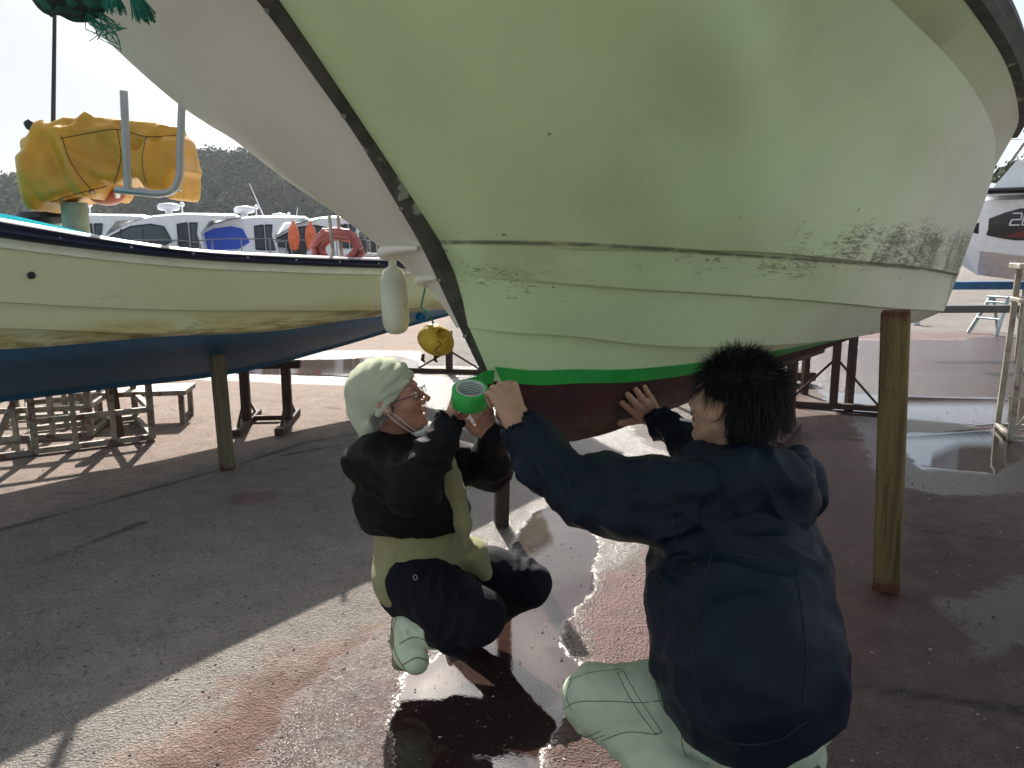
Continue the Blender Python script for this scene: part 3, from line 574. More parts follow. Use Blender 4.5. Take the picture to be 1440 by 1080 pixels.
def child_world(o, par): o.parent = par; o.matrix_parent_inverse = Matrix.Translation(par.location).inverted() @ Matrix.Identity(4) if par.rotation_euler.z == 0 else (Matrix.Translation(par.location) @ Matrix.Rotation(par.rotation_euler.z, 4, 'Z')).inverted(); return o
child_world(fr.build("upright", M['steel']), frame)
P_ = [b1, A_(253, 215, -.4), A_(250, 255, -.41), A_(243, 268, -.42), A_(228, 272, -.43), A_(195, 270, -.45), A_(163, 267, -.45)]
m2 = MB().tube(hermite(P_, np.linspace(0, 1, 40)), .021, 12); child_world(m2.build("bent_pipe", M['steel']), frame)
m2 = MB().tube([A_(165, 268, -.43), A_(165, 275, -.1)], .018, 10); child_world(m2.build("brace", M['steel']), frame)
# posts
def post(name, px0, py0, dy, r, zb, m, lab, cat, top_r=None):
    a = A_(px0, py0, dy); o = MB().tube([(a[0], a[1], zb), a], [r, top_r or r], 20).build(name, m, None, loc=None)
    return tag(o, lab, cat)
post("bollard_post", 104, 285, -.05, .075, 1.38, simple("aged_green_post", (.25, .3, .22), .4), "thick dull green post under the right part of the yellow tarpaulin", "post")
pp = post("support_post", 62, 246, .15, .062, 1.5, simple("pale_green_post", (.3, .42, .36), .4), "pale green post standing on a black rubber ring under the tarpaulin", "post")
q = A_(62, 302, .15); tr_ = MB().lathe([(.07, -.06), (.15, -.055), (.17, -.02), (.15, .015), (.08, .02)], q, 24); tr_.build("rubber_ring", M['black'], pp)
q = A_(62, 265, .12); MB().lathe([(.066, -.06), (.072, -.055), (.072, .04), (.066, .045)], q+np.array([0, 0, 0]), 20).build("black_band", M['black'], pp)
q = A_(46, 270, .12); MB().tube([A_(60, 268, .12), q], [.02, .03], 10).build("knob", M['black'], pp)
an = A_(78, -60, .2); an0 = A_(73, 300, .2); o = MB().tube([an0, A_(75, 160, .2), an], [.016, .014, .01], 8).build("antenna_pole", M['black']); tag(o, "thin black pole rising behind the yellow tarpaulin", "pole")
q = A_(43, 177, .1); st0 = A_(54, 190, .1); o = MB().tube([A_(80, 215, .1), st0, q], [.007, .007, .007], 8).build("mirror_stem", M['steel']); o.name = "small_lamp"
tag(o, "small black lamp head on a thin stem left of the tarpaulin", "lamp"); MB().lathe([(.006, -.035), (.022, -.03), (.032, 0), (.026, .03), (.005, .036)], q, 14, axisM(q-st0)).build("lamp_head", M['black'], o)
# red hose coil on the stern rail
hc = at_left(472, 350, .95); hs = []
for i in range(220):
    a = i/220*2*math.pi*5.2; rr = .118+.018*math.sin(a*.37+1)+.012*(i % 7 == 0); hs.append(hc+np.array([math.cos(a)*rr*1.15, .05*math.sin(a*.31)+i*.0006, .0+math.sin(a)*rr*.85+.02*math.sin(a*.21)]))
o = MB().tube(hs, .019, 8).build("hose", simple("red_hose", (.33, .085, .08), .55, var=.3)); tag(o, "coil of faded red hose on the rail of the left boat", "hose")
for i, xx in enumerate((466, 478)):
    o = MB().tube([at_left(xx+4, 372, .98-.1*i), at_left(xx-3, 303, .98-.1*i)], .012, 8).build("short_post", M['galv']); tag(o, ["left grey stanchion rising through the red hose coil", "right grey stanchion rising through the red hose coil"][i], "stanchion")
# ------------------------------------------------------------------ props and stands
W1 = wood("weathered_post_wood", (.13, .12, .075), (.075, .065, .04), [(.86, .9), (.02, .05)]); W2 = wood("yellowish_post_wood", (.19, .145, .055), (.09, .068, .026), [(1.13, 1.17), (.02, .07)])
W2b = wood("dark_post_wood", (.07, .045, .025), (.035, .022, .014), []); 
def wpost(base, top, w_, d_, m, lab, cat="prop", roll=0):
    base = np.array(base, float); top = np.array(top, float); o = MB().beam((0, 0, 0), top-base, w_, d_, .006, roll).build("wooden_prop", m, loc=tuple(base)); return tag(o, lab, cat)
b = atz(1247, 829, 0); r_ = ray(1259, 440); t = atY(1260, 437, b[1]+.0)
o1 = wpost(b, t, .105, .1, W2, "thick wooden prop with red painted top under the right end of the green hull", roll=.5)
b = atz(320, 660, 0); t = atY(303, 474, b[1]+.06); wpost(b, t, .085, .075, W1, "grey weathered wooden prop leaning against the left boat's hull")
foot = None
b = atz(705, 737, 0); wpost(b, (b[0]+.02, b[1]-.1, .93), .07, .07, W2b, "dark wooden prop under the keel between the two people")
def stand(loc, h_, rz, lab, spread=.42, legs=2, gap=.4, m=None, beam=True):
    """keel stand: uprights on cross feet with diagonal braces"""
    m = m or M['rust']; e = empty("keel_stand", loc, rz, lab, "stand")
    for i in range(legs):
        x_ = (i-(legs-1)/2)*gap
        MB().beam((x_, 0, .03), (x_, 0, h_), .07, .07, .004).build("upright", m, e)
        MB().beam((x_, -spread, .03), (x_, spread, .03), .07, .05, .004).build("foot_beam", m, e)
        for s in (1, -1): MB().tube([(x_, s*spread*.75, .05), (x_, s*.03, h_*.5)], .012, 6).build("brace", m, e)
    if legs > 1: MB().beam((-gap*.5, spread*.3, .035), (gap*.5, spread*.3, .035), .04, .04, .003).build("tie_bar", m, e)
    if beam: MB().beam((-gap*.5-.12, 0, h_+.03), (gap*.5+.12, 0, h_+.03), .09, .06, .005).build("keel_block", m, e)
    return e
q = .5*(atz(340, 603, 0)+atz(402, 600, 0)); stand((q[0], q[1]+.1, 0), .47, R(6), "rusty steel keel stand with two uprights under the left boat", gap=.33, spread=.4)
q = atz(632, 525, 0); stand((q[0], q[1], 0), .5, R(80), "rusty stand with braces beyond the yellow buoy", legs=1, gap=.1, spread=.5, beam=False)
q = atz(1108, 618, 0); s1 = stand((q[0], q[1], 0), .86, R(-30), "tall rusty upright stand under the keel behind the dark-haired person", legs=1, gap=.1, spread=.35, beam=False)
q = atz(1171, 575, 0); e = stand((q[0]-.0, q[1], 0), .86, R(70), "rusty braced stand under the far end of the keel", legs=1, gap=.1, spread=.5, beam=False)
q1 = atz(1120, 535, .14); 
o = MB().box((0, 0, 0), (.55, .3, .09), 0, .006).build("support_beam", M['rust'], loc=(q1[0]+.1, q1[1]+.6, .1)); tag(o, "dark rusty beam lying on the ground beside the far keel stand", "beam")
# lattice cradle at far left
G3 = simple("dirty_white_steel", (.26, .24, .2), .6, .2, var=.3, c2=(.12, .06, .035), thr=(.5, .62), s2=14, bump=.002)
def cradle(loc, rz):
    e = empty("cradle", loc, rz, "pale steel lattice cradle under the left boat's hull", "cradle")
    L_, W_c, H_ = .75, .8, .58
    for sx in (0, 1):
        for sy in (0, 1):
            MB().beam((sx*L_, sy*W_c, .02), (sx*L_, sy*W_c, H_), .045, .045, .003).build("leg", G3, e)
    for sx in (.33, .66):
        for sy in (0, 1): MB().beam((sx*L_, sy*W_c, .02), (sx*L_, sy*W_c, H_), .035, .035, .003).build("leg", G3, e)
    for z_ in (.03, .24, H_):
        for sy in (0, 1): MB().beam((.0, sy*W_c, z_), (L_, sy*W_c, z_), .04, .04, .003).build("rail", G3, e)
        for sx in (0, 1): MB().beam((sx*L_, 0, z_), (sx*L_, W_c, z_), .04, .04, .003).build("rail", G3, e)
    MB().beam((-.28, 0, .02), (0, 0, H_), .04, .04, .003).build("diagonal", G3, e)
    MB().beam((-.28, 0, .025), (0, 0, .025), .04, .04, .003).build("rail", G3, e)
    return e
q = atz(55, 640, 0); cradle((q[0]-.02, q[1]+.0, 0), R(34))
q = atz(-30, 632, 0); c2 = cradle((q[0]-.1, q[1]+.15, 0), R(15)); c2["label"] = "second pale steel cradle at the far left edge, further under the hull"
q = atz(168, 622, 0); wpost(q, (q[0]-.12, q[1]+.15, .6), .075, .07, wood("brown_prop_wood", (.1, .06, .035), (.05, .03, .02), []), "brown leaning wooden prop beside the pale steel cradle")
e = empty("bench", tuple(atz(120, 600, 0)), R(10), "low pale steel bench on the ground behind the cradle", "bench")
for sx in (0, .75):
    for sy in (0, .3): MB().beam((sx, sy, 0), (sx, sy, .24), .04, .04, .003).build("leg", G3, e)
    MB().beam((sx, 0, .04), (sx, .3, .04), .03, .03, .003).build("rail", M['rust'], e)
MB().box((.375, .15, .26), (.84, .38, .04), 0, .004).build("seat", G3, e)
for i, (xx, yy) in enumerate(((72, 562), (108, 556))):
    q = atz(xx, yy+8, 0); o = MB().lathe([(.13, 0), (.15, .01), (.15, .12), (.156, .13), (.15, .14), (.15, .26), (.156, .27), (.15, .28), (.14, .4), (.05, .41)], (0, 0, 0), 24).build("barrel", simple("blue_plastic", (.01, .16, .42), .4), loc=(q[0], q[1]+.6, 0)); tag(o, ["blue plastic barrel left of its twin behind the cradle", "blue plastic barrel right of its twin behind the cradle"][i], "barrel", "blue barrels behind the cradle")
# ------------------------------------------------------------------ fender, buoy, green rope
def boatpt(p): return np.array(BO)+p[0]*U-p[1]*N+np.array([0, 0, p[2]])
q = atY(558, 470, 2.78); q2 = atY(553, 388, 2.78); ax = (q2-q)/np.linalg.norm(q2-q); Lf = np.linalg.norm(q2-q)
fm = simple("old_white_fender", (.52, .55, .45), .5, var=.1, c2=(.25, .28, .2), thr=(.64, .7), s2=9)
r_ = .049
prof = [(.005, 0), (.025, .004), (.04, .016), (r_, .045), (r_, .12), (r_*.98, Lf*.6), (r_*.95, Lf-.02), (.035, Lf+.02), (.014, Lf+.035), (.014, Lf+.06)]
o = MB().lathe(prof, q, 28, axisM(ax)).build("fender", fm, angle=60); tag(o, "old white cylindrical fender hanging beside the stem of the green hull", "fender")
MB().tube([q+ax*(Lf+.05), q+ax*(Lf+.4)+np.array([0, .05, 0])], .006, 6).build("rope", M['rope'], o)
bc = atY(613, 478, 2.75); bx = np.array([.3, -.1, .95]); bx /= np.linalg.norm(bx)
hole_c = bc+np.array([.028, -.05, .028])
def buoy(P):
    d = ell(P, bc, (.068, .062, .056), np.array([[.86, 0, .5], [0, 1, 0], [-.5, 0, .86]]))
    d = smax(d, -ell(P, hole_c, (.02, .03, .02)), .004)
    return d+.002*vnoise(P*40, 3)
ym = simple("old_yellow_buoy", (.46, .33, .03), .6, var=.3, c2=(.09, .05, .015), thr=(.58, .7), s2=16, bump=.003, bs=90)
o = sdf_mesh("buoy", buoy, bc-.09, bc+.09, .0035, ym); tag(o, "broken yellow foam buoy with a hole hanging near the stem", "buoy")
cr = []
for t in np.linspace(0, 1, 14):
    p = bc+np.array([.012+.02*math.sin(t*7)*.5, -.07, .005-.055*t]); 
    for _ in range(30): p = p+np.array([0, 1, 0])*float(buoy(p[None])[0])*.8
    cr.append(p)
MB().tube(cr, .0016, 5).build("crack", M['black'], o)
MB().tube([bc+np.array([-.005, 0, .05]), bc+np.array([-.02, .01, .09]), atY(592, 432, 2.82), atY(600, 395, 2.9)], .0035, 6).build("rope", M['rope'], o)
for i, dx in enumerate((-.045, .0)):
    MB().tube([bc+np.array([dx, -.01, -.05]), bc+np.array([dx-.004, -.012, -.072]), bc+np.array([dx+.005, -.01, -.08])], [.006, .007, .003], 6).build("knot", M['rust'], o)
# rope/net bundles at the bow
def bundle(c, r): return sdf_mesh("net_bundle", lambda P: ell(P, c, r)+.012*vnoise(P*30, 2)+.008*np.abs(np.sin((P@np.array([60, 20, 90.]))+3*vnoise(P*12, 4))), np.array(c)-.2, np.array(c)+.2, .007, simple("green_net", (.012, .11, .075), .85, var=.5, vs=30, c2=(.01, .02, .015), thr=(.45, .55), s2=40))
c0 = atY(95, -8, 1.62); nb = bundle(c0, (.075, .06, .05)); nb["label"] = "dark green net bundle hanging from the bow at top left"; nb["category"] = "net bundle"
for k in range(26):
    a = c0+np.array([.02+.05*RNG.random(), .02*RNG.random()-.01, -.035]); L_ = .025+.045*RNG.random(); sw = RNG.random(3)-.5
    MB().tube([a, a+np.array([.012+sw[0]*.03, sw[1]*.02, -L_*.4]), a+np.array([.02+sw[0]*.05, sw[1]*.03, -L_*.7]), a+np.array([.025+sw[2]*.08, sw[1]*.04, -L_])], .0011, 4).build("strand", M['rope'], nb)
MB().tube([c0+np.array([.0, 0, .03]), boatpt((-1.1, .55, 2.25)), boatpt((-1.1, .3, 2.33))], .012, 6).build("rope", M['rope'], nb)
MB().tube([c0, atY(70, 22, 1.62)], .005, 6).build("strand", M['black'], nb)
def tassel(px_, py_, Y_, L_, lean, lab):
    a = atY(px_, py_, Y_); o = MB()
    for k in range(150):
        w1 = RNG.random()*2*math.pi; s1 = RNG.random()**.5; e = a+np.array([lean*L_+math.cos(w1)*s1*.022, math.sin(w1)*s1*.018, -L_*(.8+.25*RNG.random())]); m_ = a+np.array([math.cos(w1)*s1*.009+lean*.3*L_, math.sin(w1)*.008*s1, -L_*.45])
        o.tube([a+np.array([math.cos(w1)*.004, math.sin(w1)*.004, .0]), m_, e], .0008, 3, caps=False)
    ob = o.build("rope_tassel", M['rope']); tag(ob, lab, "tassel"); MB().tube([a+np.array([0, 0, .2]), a+np.array([0, 0, -.01])], .008, 6).build("rope", M['rope'], ob)
tassel(150, -45, 1.5, .075, .1, "short frayed green rope end against the bow, nearer the net bundle")
tassel(182, -40, 1.5, .085, .25, "longer frayed green rope end on the bow, farther right")
# ------------------------------------------------------------------ distant cruisers
glassy = simple("tinted_window", (.05, .065, .07), .1, var=.3, vs=1)
def cruiser(px_, Y_, lab, rz=R(14), s=1.0, cover=None, radar=True, mast=None, zc=0., hard=None, dark=False, canopy=False):
    p = atz(px_, 430, 0); X_ = (px_-720)/F*Y_*1.0
    e = empty("motor_cruiser", (X_, Y_, zc), rz, lab, "boat"); w2 = 1.15*s
    W_ = M['white'] if not hard else hard
    # hull: bow to -x
    secs = [(-4.2, .03, 1.55), (-3.6, .5, 1.5), (-2.6, .95, 1.42), (-1.0, 1.15, 1.32), (1.5, 1.15, 1.25), (3.2, 1.1, 1.22)]
    V = []; fs = []
    for x_, b_, zt in secs: V += [(x_*s, -b_*s, zt), (x_*s*.98, -b_*.9*s, .95), (x_*s*.93, 0, .45 if x_ > -3 else 1.0), (x_*s*.98, b_*.9*s, .95), (x_*s, b_*s, zt)]
    for i in range(5):
        for j in range(4): a = i*5+j; fs.append((a, a+5, a+6, a+1))
        fs.append((i*5+4, i*5+9, i*5+5, i*5))
    fs += [(0, 1, 2, 3, 4), (29, 28, 27, 26, 25)]
    h = MB().add(V, fs).build("hull", W_, e, angle=30, fix=True)
    z0 = 1.3
    # cabin: side profile with raked windscreen, rounded roof running into an aft overhang
    prof = [(-2.1, z0), (-1.45, z0+.33), (-.75, z0+.74), (-.2, z0+.9), (.5, z0+.97), (1.75, z0+.96), (1.85, z0+.9), (1.15, z0+.84), (.9, z0+.5), (1.0, z0)]
    prof = [(x_*s, z_) for x_, z_ in prof]
    n_ = len(prof); V = []
    for yy, k_ in ((-w2*.8, 1), (-w2*.68, 1), (w2*.68, 1), (w2*.8, 1)):
        for x_, z_ in prof:
            inn = abs(yy) < w2*.75; V.append((x_, yy*(1-(z_-z0)*.16), z_+(.045 if inn and z_ > z0+.2 else 0)))
    fs = [tuple(range(n_)), tuple(range(3*n_, 4*n_))[::-1]]+[(r0*n_+i, r0*n_+(i+1) % n_, (r0+1)*n_+(i+1) % n_, (r0+1)*n_+i) for r0 in range(3) for i in range(n_)]
    MB().add(V, fs).build("cabin", W_, e, angle=32, fix=True)
    def win(pts, m, name="window", d=.012, fr_=True):
        yy = lambda z_: -w2*.8*(1-(z_-z0)*.16)-d
        a = MB(); v = [(x_*s, yy(z_), z_) for x_, z_ in pts]+[(x_*s, yy(z_)+.03, z_) for x_, z_ in pts]; k = len(pts)
        a.add(v, [tuple(range(k)), tuple(range(k, 2*k))[::-1]]+[(i, (i+1) % k, (i+1) % k+k, i+k) for i in range(k)]); wo = a.build(name, m, e, angle=30, fix=True)
        if fr_:
            f2 = MB()
            for i in range(k): f2.tube([np.array(v[i])-[0, .006, 0], np.array(v[(i+1) % k])-[0, .006, 0]], .018, 5)
            f2.build("frame", M['black'], wo)
    sw = [(-1.62, z0+.17), (-1.3, z0+.36), (-.72, z0+.66), (-.25, z0+.72), (.05, z0+.66), (.22, z0+.3), (-.1, z0+.12), (-.8, z0+.1)]
    if cover: win(sw, cover, "window_cover", .03, False)
    else:
        win(sw, M['glass'] if dark else glassy)
        for xx in (-.95, -.45): MB().tube([(xx*s, -w2*.76, z0+.12), (xx*s, -w2*.745, z0+.6)], .02, 5).build("mullion", M['black'], e)
    win([(.38, z0+.12), (.36, z0+.72), (.6, z0+.76), (.62, z0+.1)], M['glass']); win([(.68, z0+.1), (.66, z0+.76), (.84, z0+.76), (.8, z0+.5), (.9, z0+.1)], glassy)
    if radar:
        rd = MB().lathe([(.05, -.02), (.2, 0), (.27, .03), (.28, .12), (.22, .17), (.05, .19)], (.05*s, 0, z0+1.1), 20).build("radar_dome", M['white'], e, angle=60); MB().lathe([(.1, -.1), (.08, 0)], (.05*s, 0, z0+1.09), 10).build("pedestal", M['white'], rd)
        g_ = MB().tube([(.38*s, 0, z0+.95), (.38*s, 0, z0+1.22)], .018, 6).build("light_mast", M['white'], e); MB().lathe([(.02, -.05), (.06, -.03), (.07, .02), (.04, .06), (.01, .07)], (.38*s, 0, z0+1.25), 12).build("lamp", M['white'], g_)
    if mast: MB().tube([(.6*s, 0, z0+.95), (.6*s+mast[0], 0, z0+mast[1])], [.022, .01], 6).build("antenna", M['white'], e)
    for yy in (-w2*.95, w2*.95):
        rp = [(.9*s, yy, 1.62), (1.6*s, yy, 1.66), (2.6*s, yy, 1.66), (3.1*s, yy, 1.6), (3.15*s, yy, 1.2)]; MB().tube(rp, .02, 6).build("guard_rail", M['steel'], e)
        for xx in (1.2, 1.9, 2.6): MB().tube([(xx*s, yy, 1.2), (xx*s, yy, 1.65)], .016, 6).build("stanchion", M['steel'], e)
    ob = MB().lathe([(.1, .0), (.24, .05), (.27, .25), (.27, .5), (.2, .62), (.05, .66)], (3.25*s, 0, 1.15), 16).build("outboard_motor", M['black'], e, angle=60)
    for xx in (-1.8, 1.8):
        for yy in (-.6, .6): MB().beam((xx, yy, -zc), (xx, yy, .9), .12, .12).build("stand_leg", M['galv'], e)
    if canopy:
        MB().add([(.9*s, -w2*.9, z0+.98), (4.0*s, -w2*.9, z0+.98), (4.0*s, w2*.9, z0+.98), (.9*s, w2*.9, z0+.98), (1.0*s, 0, z0+1.1), (3.9*s, 0, z0+1.1)], [(0, 1, 5, 4), (4, 5, 2, 3), (0, 4, 3), (1, 2, 5), (0, 3, 2, 1)]).build("canopy", simple("green_canopy", (.12, .42, .38), .6), e, fix=True)
        for xx in (1.5, 3.4): MB().tube([(xx*s, -w2*.85, 1.2), (xx*s, -w2*.85, z0+1.0)], .02, 6).build("canopy_pole", M['steel'], e)
    return e
navyc = simple("black_cover", (.01, .012, .016), .7); bluec = simple("blue_cover", (.01, .07, .5), .6, var=.1)
cruiser(118, 20, "white cruiser with a black covered window, leftmost of the boats behind the rail", cover=navyc, zc=-.02)
cruiser(246, 20.5, "white cruiser with clear framed windows and a radar dome", zc=.02)
cruiser(350, 21.5, "white cruiser with a bright blue window cover and leaning antenna", cover=bluec, mast=(-.35, 1.9), zc=.0, s=.95)
cruiser(462, 22.5, "white cruiser with dark windows nearest the green bow", dark=True, zc=.05, radar=False, s=1.0)
cruiser(398, 28, "open boat with a turquoise canopy behind the other cruisers", dark=True, canopy=True, zc=.1, mast=(.1, 1.5))
cruiser(10, 21, "white cruiser mostly hidden behind the yellow tarpaulin", radar=False, dark=True, zc=-.1)
for i, (xx, yy) in enumerate(((413, 333), (437, 333))):
    p = atY(xx, yy, 17.5); o = MB().lathe([(.02, -.3), (.1, -.26), (.13, 0), (.1, .2), (.04, .27), (.04, .34)], p, 14).build("buoy", simple("orange_buoy", (.7, .15, .06), .5), angle=60); tag(o, ["small orange float left of the other on the boats behind", "small orange float right of the other on the boats behind"][i], "float")
    MB().tube([p+np.array([0, 0, .3]), p+np.array([0, .9, .42])], .012, 5).build("rope", M['rope'], o)
# ------------------------------------------------------------------ the white cruiser at right
e = empty("sports_cruiser", (6.42, 9.5, -.1), R(-30), "white sports cruiser with black and red side stripes beyond the right end of the hull", "boat")
secs = [(-.9, .03, 2.1, 1.7), (-.6, .5, 2.09, 1.5), (0, .95, 2.07, 1.42), (.9, 1.22, 2.07, 1.4), (2, 1.3, 2.11, 1.4), (4.5, 1.1, 2.2, 1.5), (6.2, .1, 2.4, 1.9)]
V = []; fs = []
for x_, b_, zt, zb in secs: V += [(x_, -b_, zt), (x_, -b_*1.0, 1.75), (x_, -b_*.93, zb), (x_, 0, zb-.3), (x_, b_*.93, zb), (x_, b_, zt)]
for i in range(6):
    for j in range(5): a = i*6+j; fs.append((a, a+6, a+7, a+1))
    fs.append((i*6+5, i*6+11, i*6+6, i*6))
fs += [(0, 1, 2, 3, 4, 5), (41, 40, 39, 38, 37, 36)]
MB().add(V, fs).build("hull", M['white'], e, angle=30, fix=True)
def side_patch(name, pts, m, d, z=None): 
    def yb(x_): return -np.interp(x_, [-.9, -.6, 0, .9, 2, 4.5], [.03, .5, .95, 1.22, 1.3, 1.1])-d
    pts2 = []
    for i in range(len(pts)):
        a = np.array(pts[i]); b = np.array(pts[(i+1) % len(pts)])
        for t in np.linspace(0, 1, 5)[:-1]: pts2.append(a+(b-a)*t)
    k = len(pts2); v = [(p[0], yb(p[0]), p[1]) for p in pts2]+[(p[0], yb(p[0])+.02, p[1]) for p in pts2]
    return MB().add(v, [tuple(range(k)), tuple(range(k, 2*k))[::-1]]+[(i, (i+1) % k, (i+1) % k+k, i+k) for i in range(k)]).build(name, m, e, smooth=False, angle=None, fix=True)
blk = simple("gloss_black", (.01, .01, .012), .15)
def side_strip(name, xs, zlo, zhi, m, d):
    X_ = np.linspace(xs[0], xs[-1], 40); yb = -np.interp(X_, [-.9, -.6, 0, .9, 2, 4.5], [.03, .5, .95, 1.22, 1.3, 1.1])-d; L = np.interp(X_, xs, zlo); H = np.interp(X_, xs, zhi); V = []; k = 4
    for j in range(k+1):
        zz = L+(H-L)*j/k; inn = np.clip((1.75-zz)/.3, 0, 1)*.07*np.abs(yb); V += list(zip(X_, yb+inn, zz))
    return mesh(name, V, [(j*40+i, j*40+i+1, (j+1)*40+i+1, (j+1)*40+i) for j in range(k) for i in range(39)], m, e)
side_strip("stripe_panel", [-.78, -.3, 1.0, 3.5, 4.3], [1.74, 1.62, 1.62, 1.68, 1.96], [1.78, 1.98, 1.98, 1.98, 1.98], blk, .008)
side_strip("white_flash", [.1, .4, .8, 1.3, 2.2], [1.93, 1.82, 1.7, 1.67, 1.69], [1.98, 1.9, 1.76, 1.715, 1.70], M['white'], .016)
side_strip("white_flash", [.55, .8, 1.3, 3.2], [1.93, 1.84, 1.8, 1.9], [1.95, 1.95, 1.95, 1.95], M['white'], .016)
side_strip("red_flash", [-.35, -.1, .3, .5], [1.66, 1.645, 1.65, 1.67], [1.68, 1.76, 1.74, 1.68], simple("deep_red", (.12, .01, .012), .3), .014)
for i in range(2):
    x_ = -.33+i*.12
    for (a, b_) in (((0, .13), (.09, .13)), ((.09, .13), (.085, .06)), ((.085, .06), (0, .06)), ((0, .06), (-.02, 0)), ((-.02, 0), (.08, 0))) if i == 0 else (((0, .13), (.1, .13)), ((0, .13), (-.02, .0)), ((-.02, 0), (.08, 0)), ((.08, 0), (.085, .06)), ((.085, .06), (0, .06))):
        yb = -.84+(i*.02)-.03-.05
        MB().beam((x_+a[0], yb-.0+.0, 1.79+a[1]), (x_+b_[0], yb, 1.79+b_[1]), .014, .012, .001).build("numeral", M['white'], e)
MB().add([(x_, y_*sg, z_) for sg in (-1, 1) for x_, y_, z_ in ((-.6, .9, 2.13), (-.35, .85, 2.5), (.1, .8, 2.62), (.6, .8, 2.62), (2.4, .75, 2.9), (4.2, .6, 2.35), (4.2, .8, 2.2))], [tuple(range(7)), tuple(range(7, 14))[::-1]]+[(i, i+7, (i+1) % 7+7, (i+1) % 7) for i in range(7)]).build("superstructure", M['white'], e, angle=30, fix=True)
MB().add([(x_, -y_, z_) for x_, y_, z_ in ((-.2, .93, 2.2), (.1, .9, 2.42), (.55, .88, 2.4), (.4, .92, 2.2))]+[(x_, -y_+.06, z_) for x_, y_, z_ in ((-.2, .93, 2.2), (.1, .9, 2.42), (.55, .88, 2.4), (.4, .92, 2.2))], [(0, 1, 2, 3), (7, 6, 5, 4), (0, 4, 5, 1), (1, 5, 6, 2), (2, 6, 7, 3), (3, 7, 4, 0)]).build("window", M['glass'], e, smooth=False, angle=None)
MB().lathe([(.001, 0), (.045, 0), (.045, .012), (.001, .012)], (-.02, -.865, 2.52), 16, axisM((0, -1, 0))).build("emblem", simple("grey_mark", (.06, .08, .1), .4), e)
MB().box((-.17, -.875, 2.52), (.05, .01, .055)).build("emblem", simple("grey_mark2", (.05, .07, .09), .4), e)
MB().tube([(-.7, -1.26+.25, 2.17), (0, -1.27, 2.15), (2, -1.32, 2.18), (4, -1.17, 2.25)], .035, 8).build("rub_rail", blk, e)
for k in range(2): MB().tube([(-.4+k*.12, -.9, 2.5), (-.15+k*.1, -.9, 2.95), (.3+k*.1, -.9, 3.15), (1.6, -.85, 3.2), (2.6, -.8, 3.1)], .022, 8).build("arch_pipe", M['steel'], e)
MB().add([(.0, -.85, 2.6), (.35, -.82, 3.0), (1.4, -.8, 3.05), (1.6, -.82, 2.65), (.0, .85, 2.6), (.35, .82, 3.0), (1.4, .8, 3.05), (1.6, .82, 2.65)], [(0, 1, 2, 3), (7, 6, 5, 4), (0, 4, 5, 1), (1, 5, 6, 2), (2, 6, 7, 3), (3, 7, 4, 0)]).build("black_canopy", simple("grey_brown_cloth", (.035, .032, .03), .8), e, angle=None)
for xx in (0, 2.2, 4): 
    for yy in (-.8, .8): MB().beam((xx, yy, .1), (xx, yy, 1.3), .1, .1).build("stand_leg", M['galv'], e)
# blue trailer beams
for i, (zz, yy) in enumerate(((.96, 9.9), (.62, 10.4))):
    o = MB().beam((5.2, yy, zz), (14, yy+.3, zz), .16, .1, .01).build("trailer_beam", simple("blue_paint" if i == 0 else "grey_paint", (.02, .13, .3) if i == 0 else (.1, .1, .1), .4)); tag(o, ["blue painted trailer beam under the white sports cruiser", "grey trailer beam below the blue one at right"][i], "beam")
    for xx in (9.5, 12): MB().beam((xx, yy+.1, 0), (xx, yy+.1, zz-.05), .08, .08).build("leg", M['galv'], o)
p = atz(1287, 457, 0); o = MB().beam((p[0], p[1], 0), (p[0], p[1], .27), .12, .12, .006).build("short_pillar", simple("blue_white_paint", (.35, .45, .55), .5, c2=(.5, .5, .5), thr=(.45, .5), s2=3)); tag(o, "short pale blue and white pillar behind the thick prop", "pillar")
# step ladder
def ladder(loc, rz, h_, lab, name="step_ladder"):
    e = empty(name, loc, rz, lab, "ladder"); lm = simple("pale_blue_aluminium", (.3, .38, .4), .4, .5)
    for sy in (-1, 1):
        MB().beam((-.32, sy*.28, 0), (-.03, sy*.17, h_), .035, .06, .003).build("rail", lm, e); MB().beam((.32, sy*.28, 0), (.03, sy*.17, h_), .035, .05, .003).build("rail", lm, e)
    for k in range(1, int(h_/.27)+1):
        t = k*.27/h_; MB().box((-.32+.29*t, 0, k*.27), (.08, 2*(.28-.11*t), .03), 0, .003).build("step", lm, e)
    MB().box((0, 0, h_+.01), (.16, .4, .03), 0, .004).build("top_step", lm, e); return e
p = atz(1402, 470, 0); ladder((p[0], p[1], 0), R(15), .62, "low pale blue stepladder beyond the metal work stand")
# aluminium work stand at the right edge
p = atz(1420, 620, 0); p2_ = atz(1394, 594, 0); e = empty("work_stand", (p[0], p[1], 0), math.atan2(p2_[1]-p[1], p2_[0]-p[0])-math.pi/2, "tall grey metal work stand at the right edge of the yard", "work stand")
zt = atY(1420, 378, p[1]+.2)[2]
for sx in (0, 1):
    for sy in (0, 1): MB().beam((sx*.5, sy*.45, 0), (sx*.5+(.0 if sx else .02), sy*.45*(1-.16)+.03, zt), .04, .04, .003).build("leg", M['galv'], e)
for z_, nm in ((.03, "foot_rail"), (.95*zt*.86, "rail")):
    for sy in (0, 1): MB().beam((0, sy*.44+.005, z_), (.5, sy*.44+.005, z_), .035, .03, .003).build(nm, M['galv'], e)
    for sx in (0, 1): MB().beam((sx*.5, 0, z_), (sx*.5, .44, z_), .035, .03, .003).build(nm, M['galv'], e)
MB().box((.26, .22, zt+.02), (.6, .5, .04), 0, .004).build("platform", M['galv'], e)
MB().beam((.0, .0, .05), (.5, 0, .9), .02, .02, .002).build("diagonal", M['galv'], e)
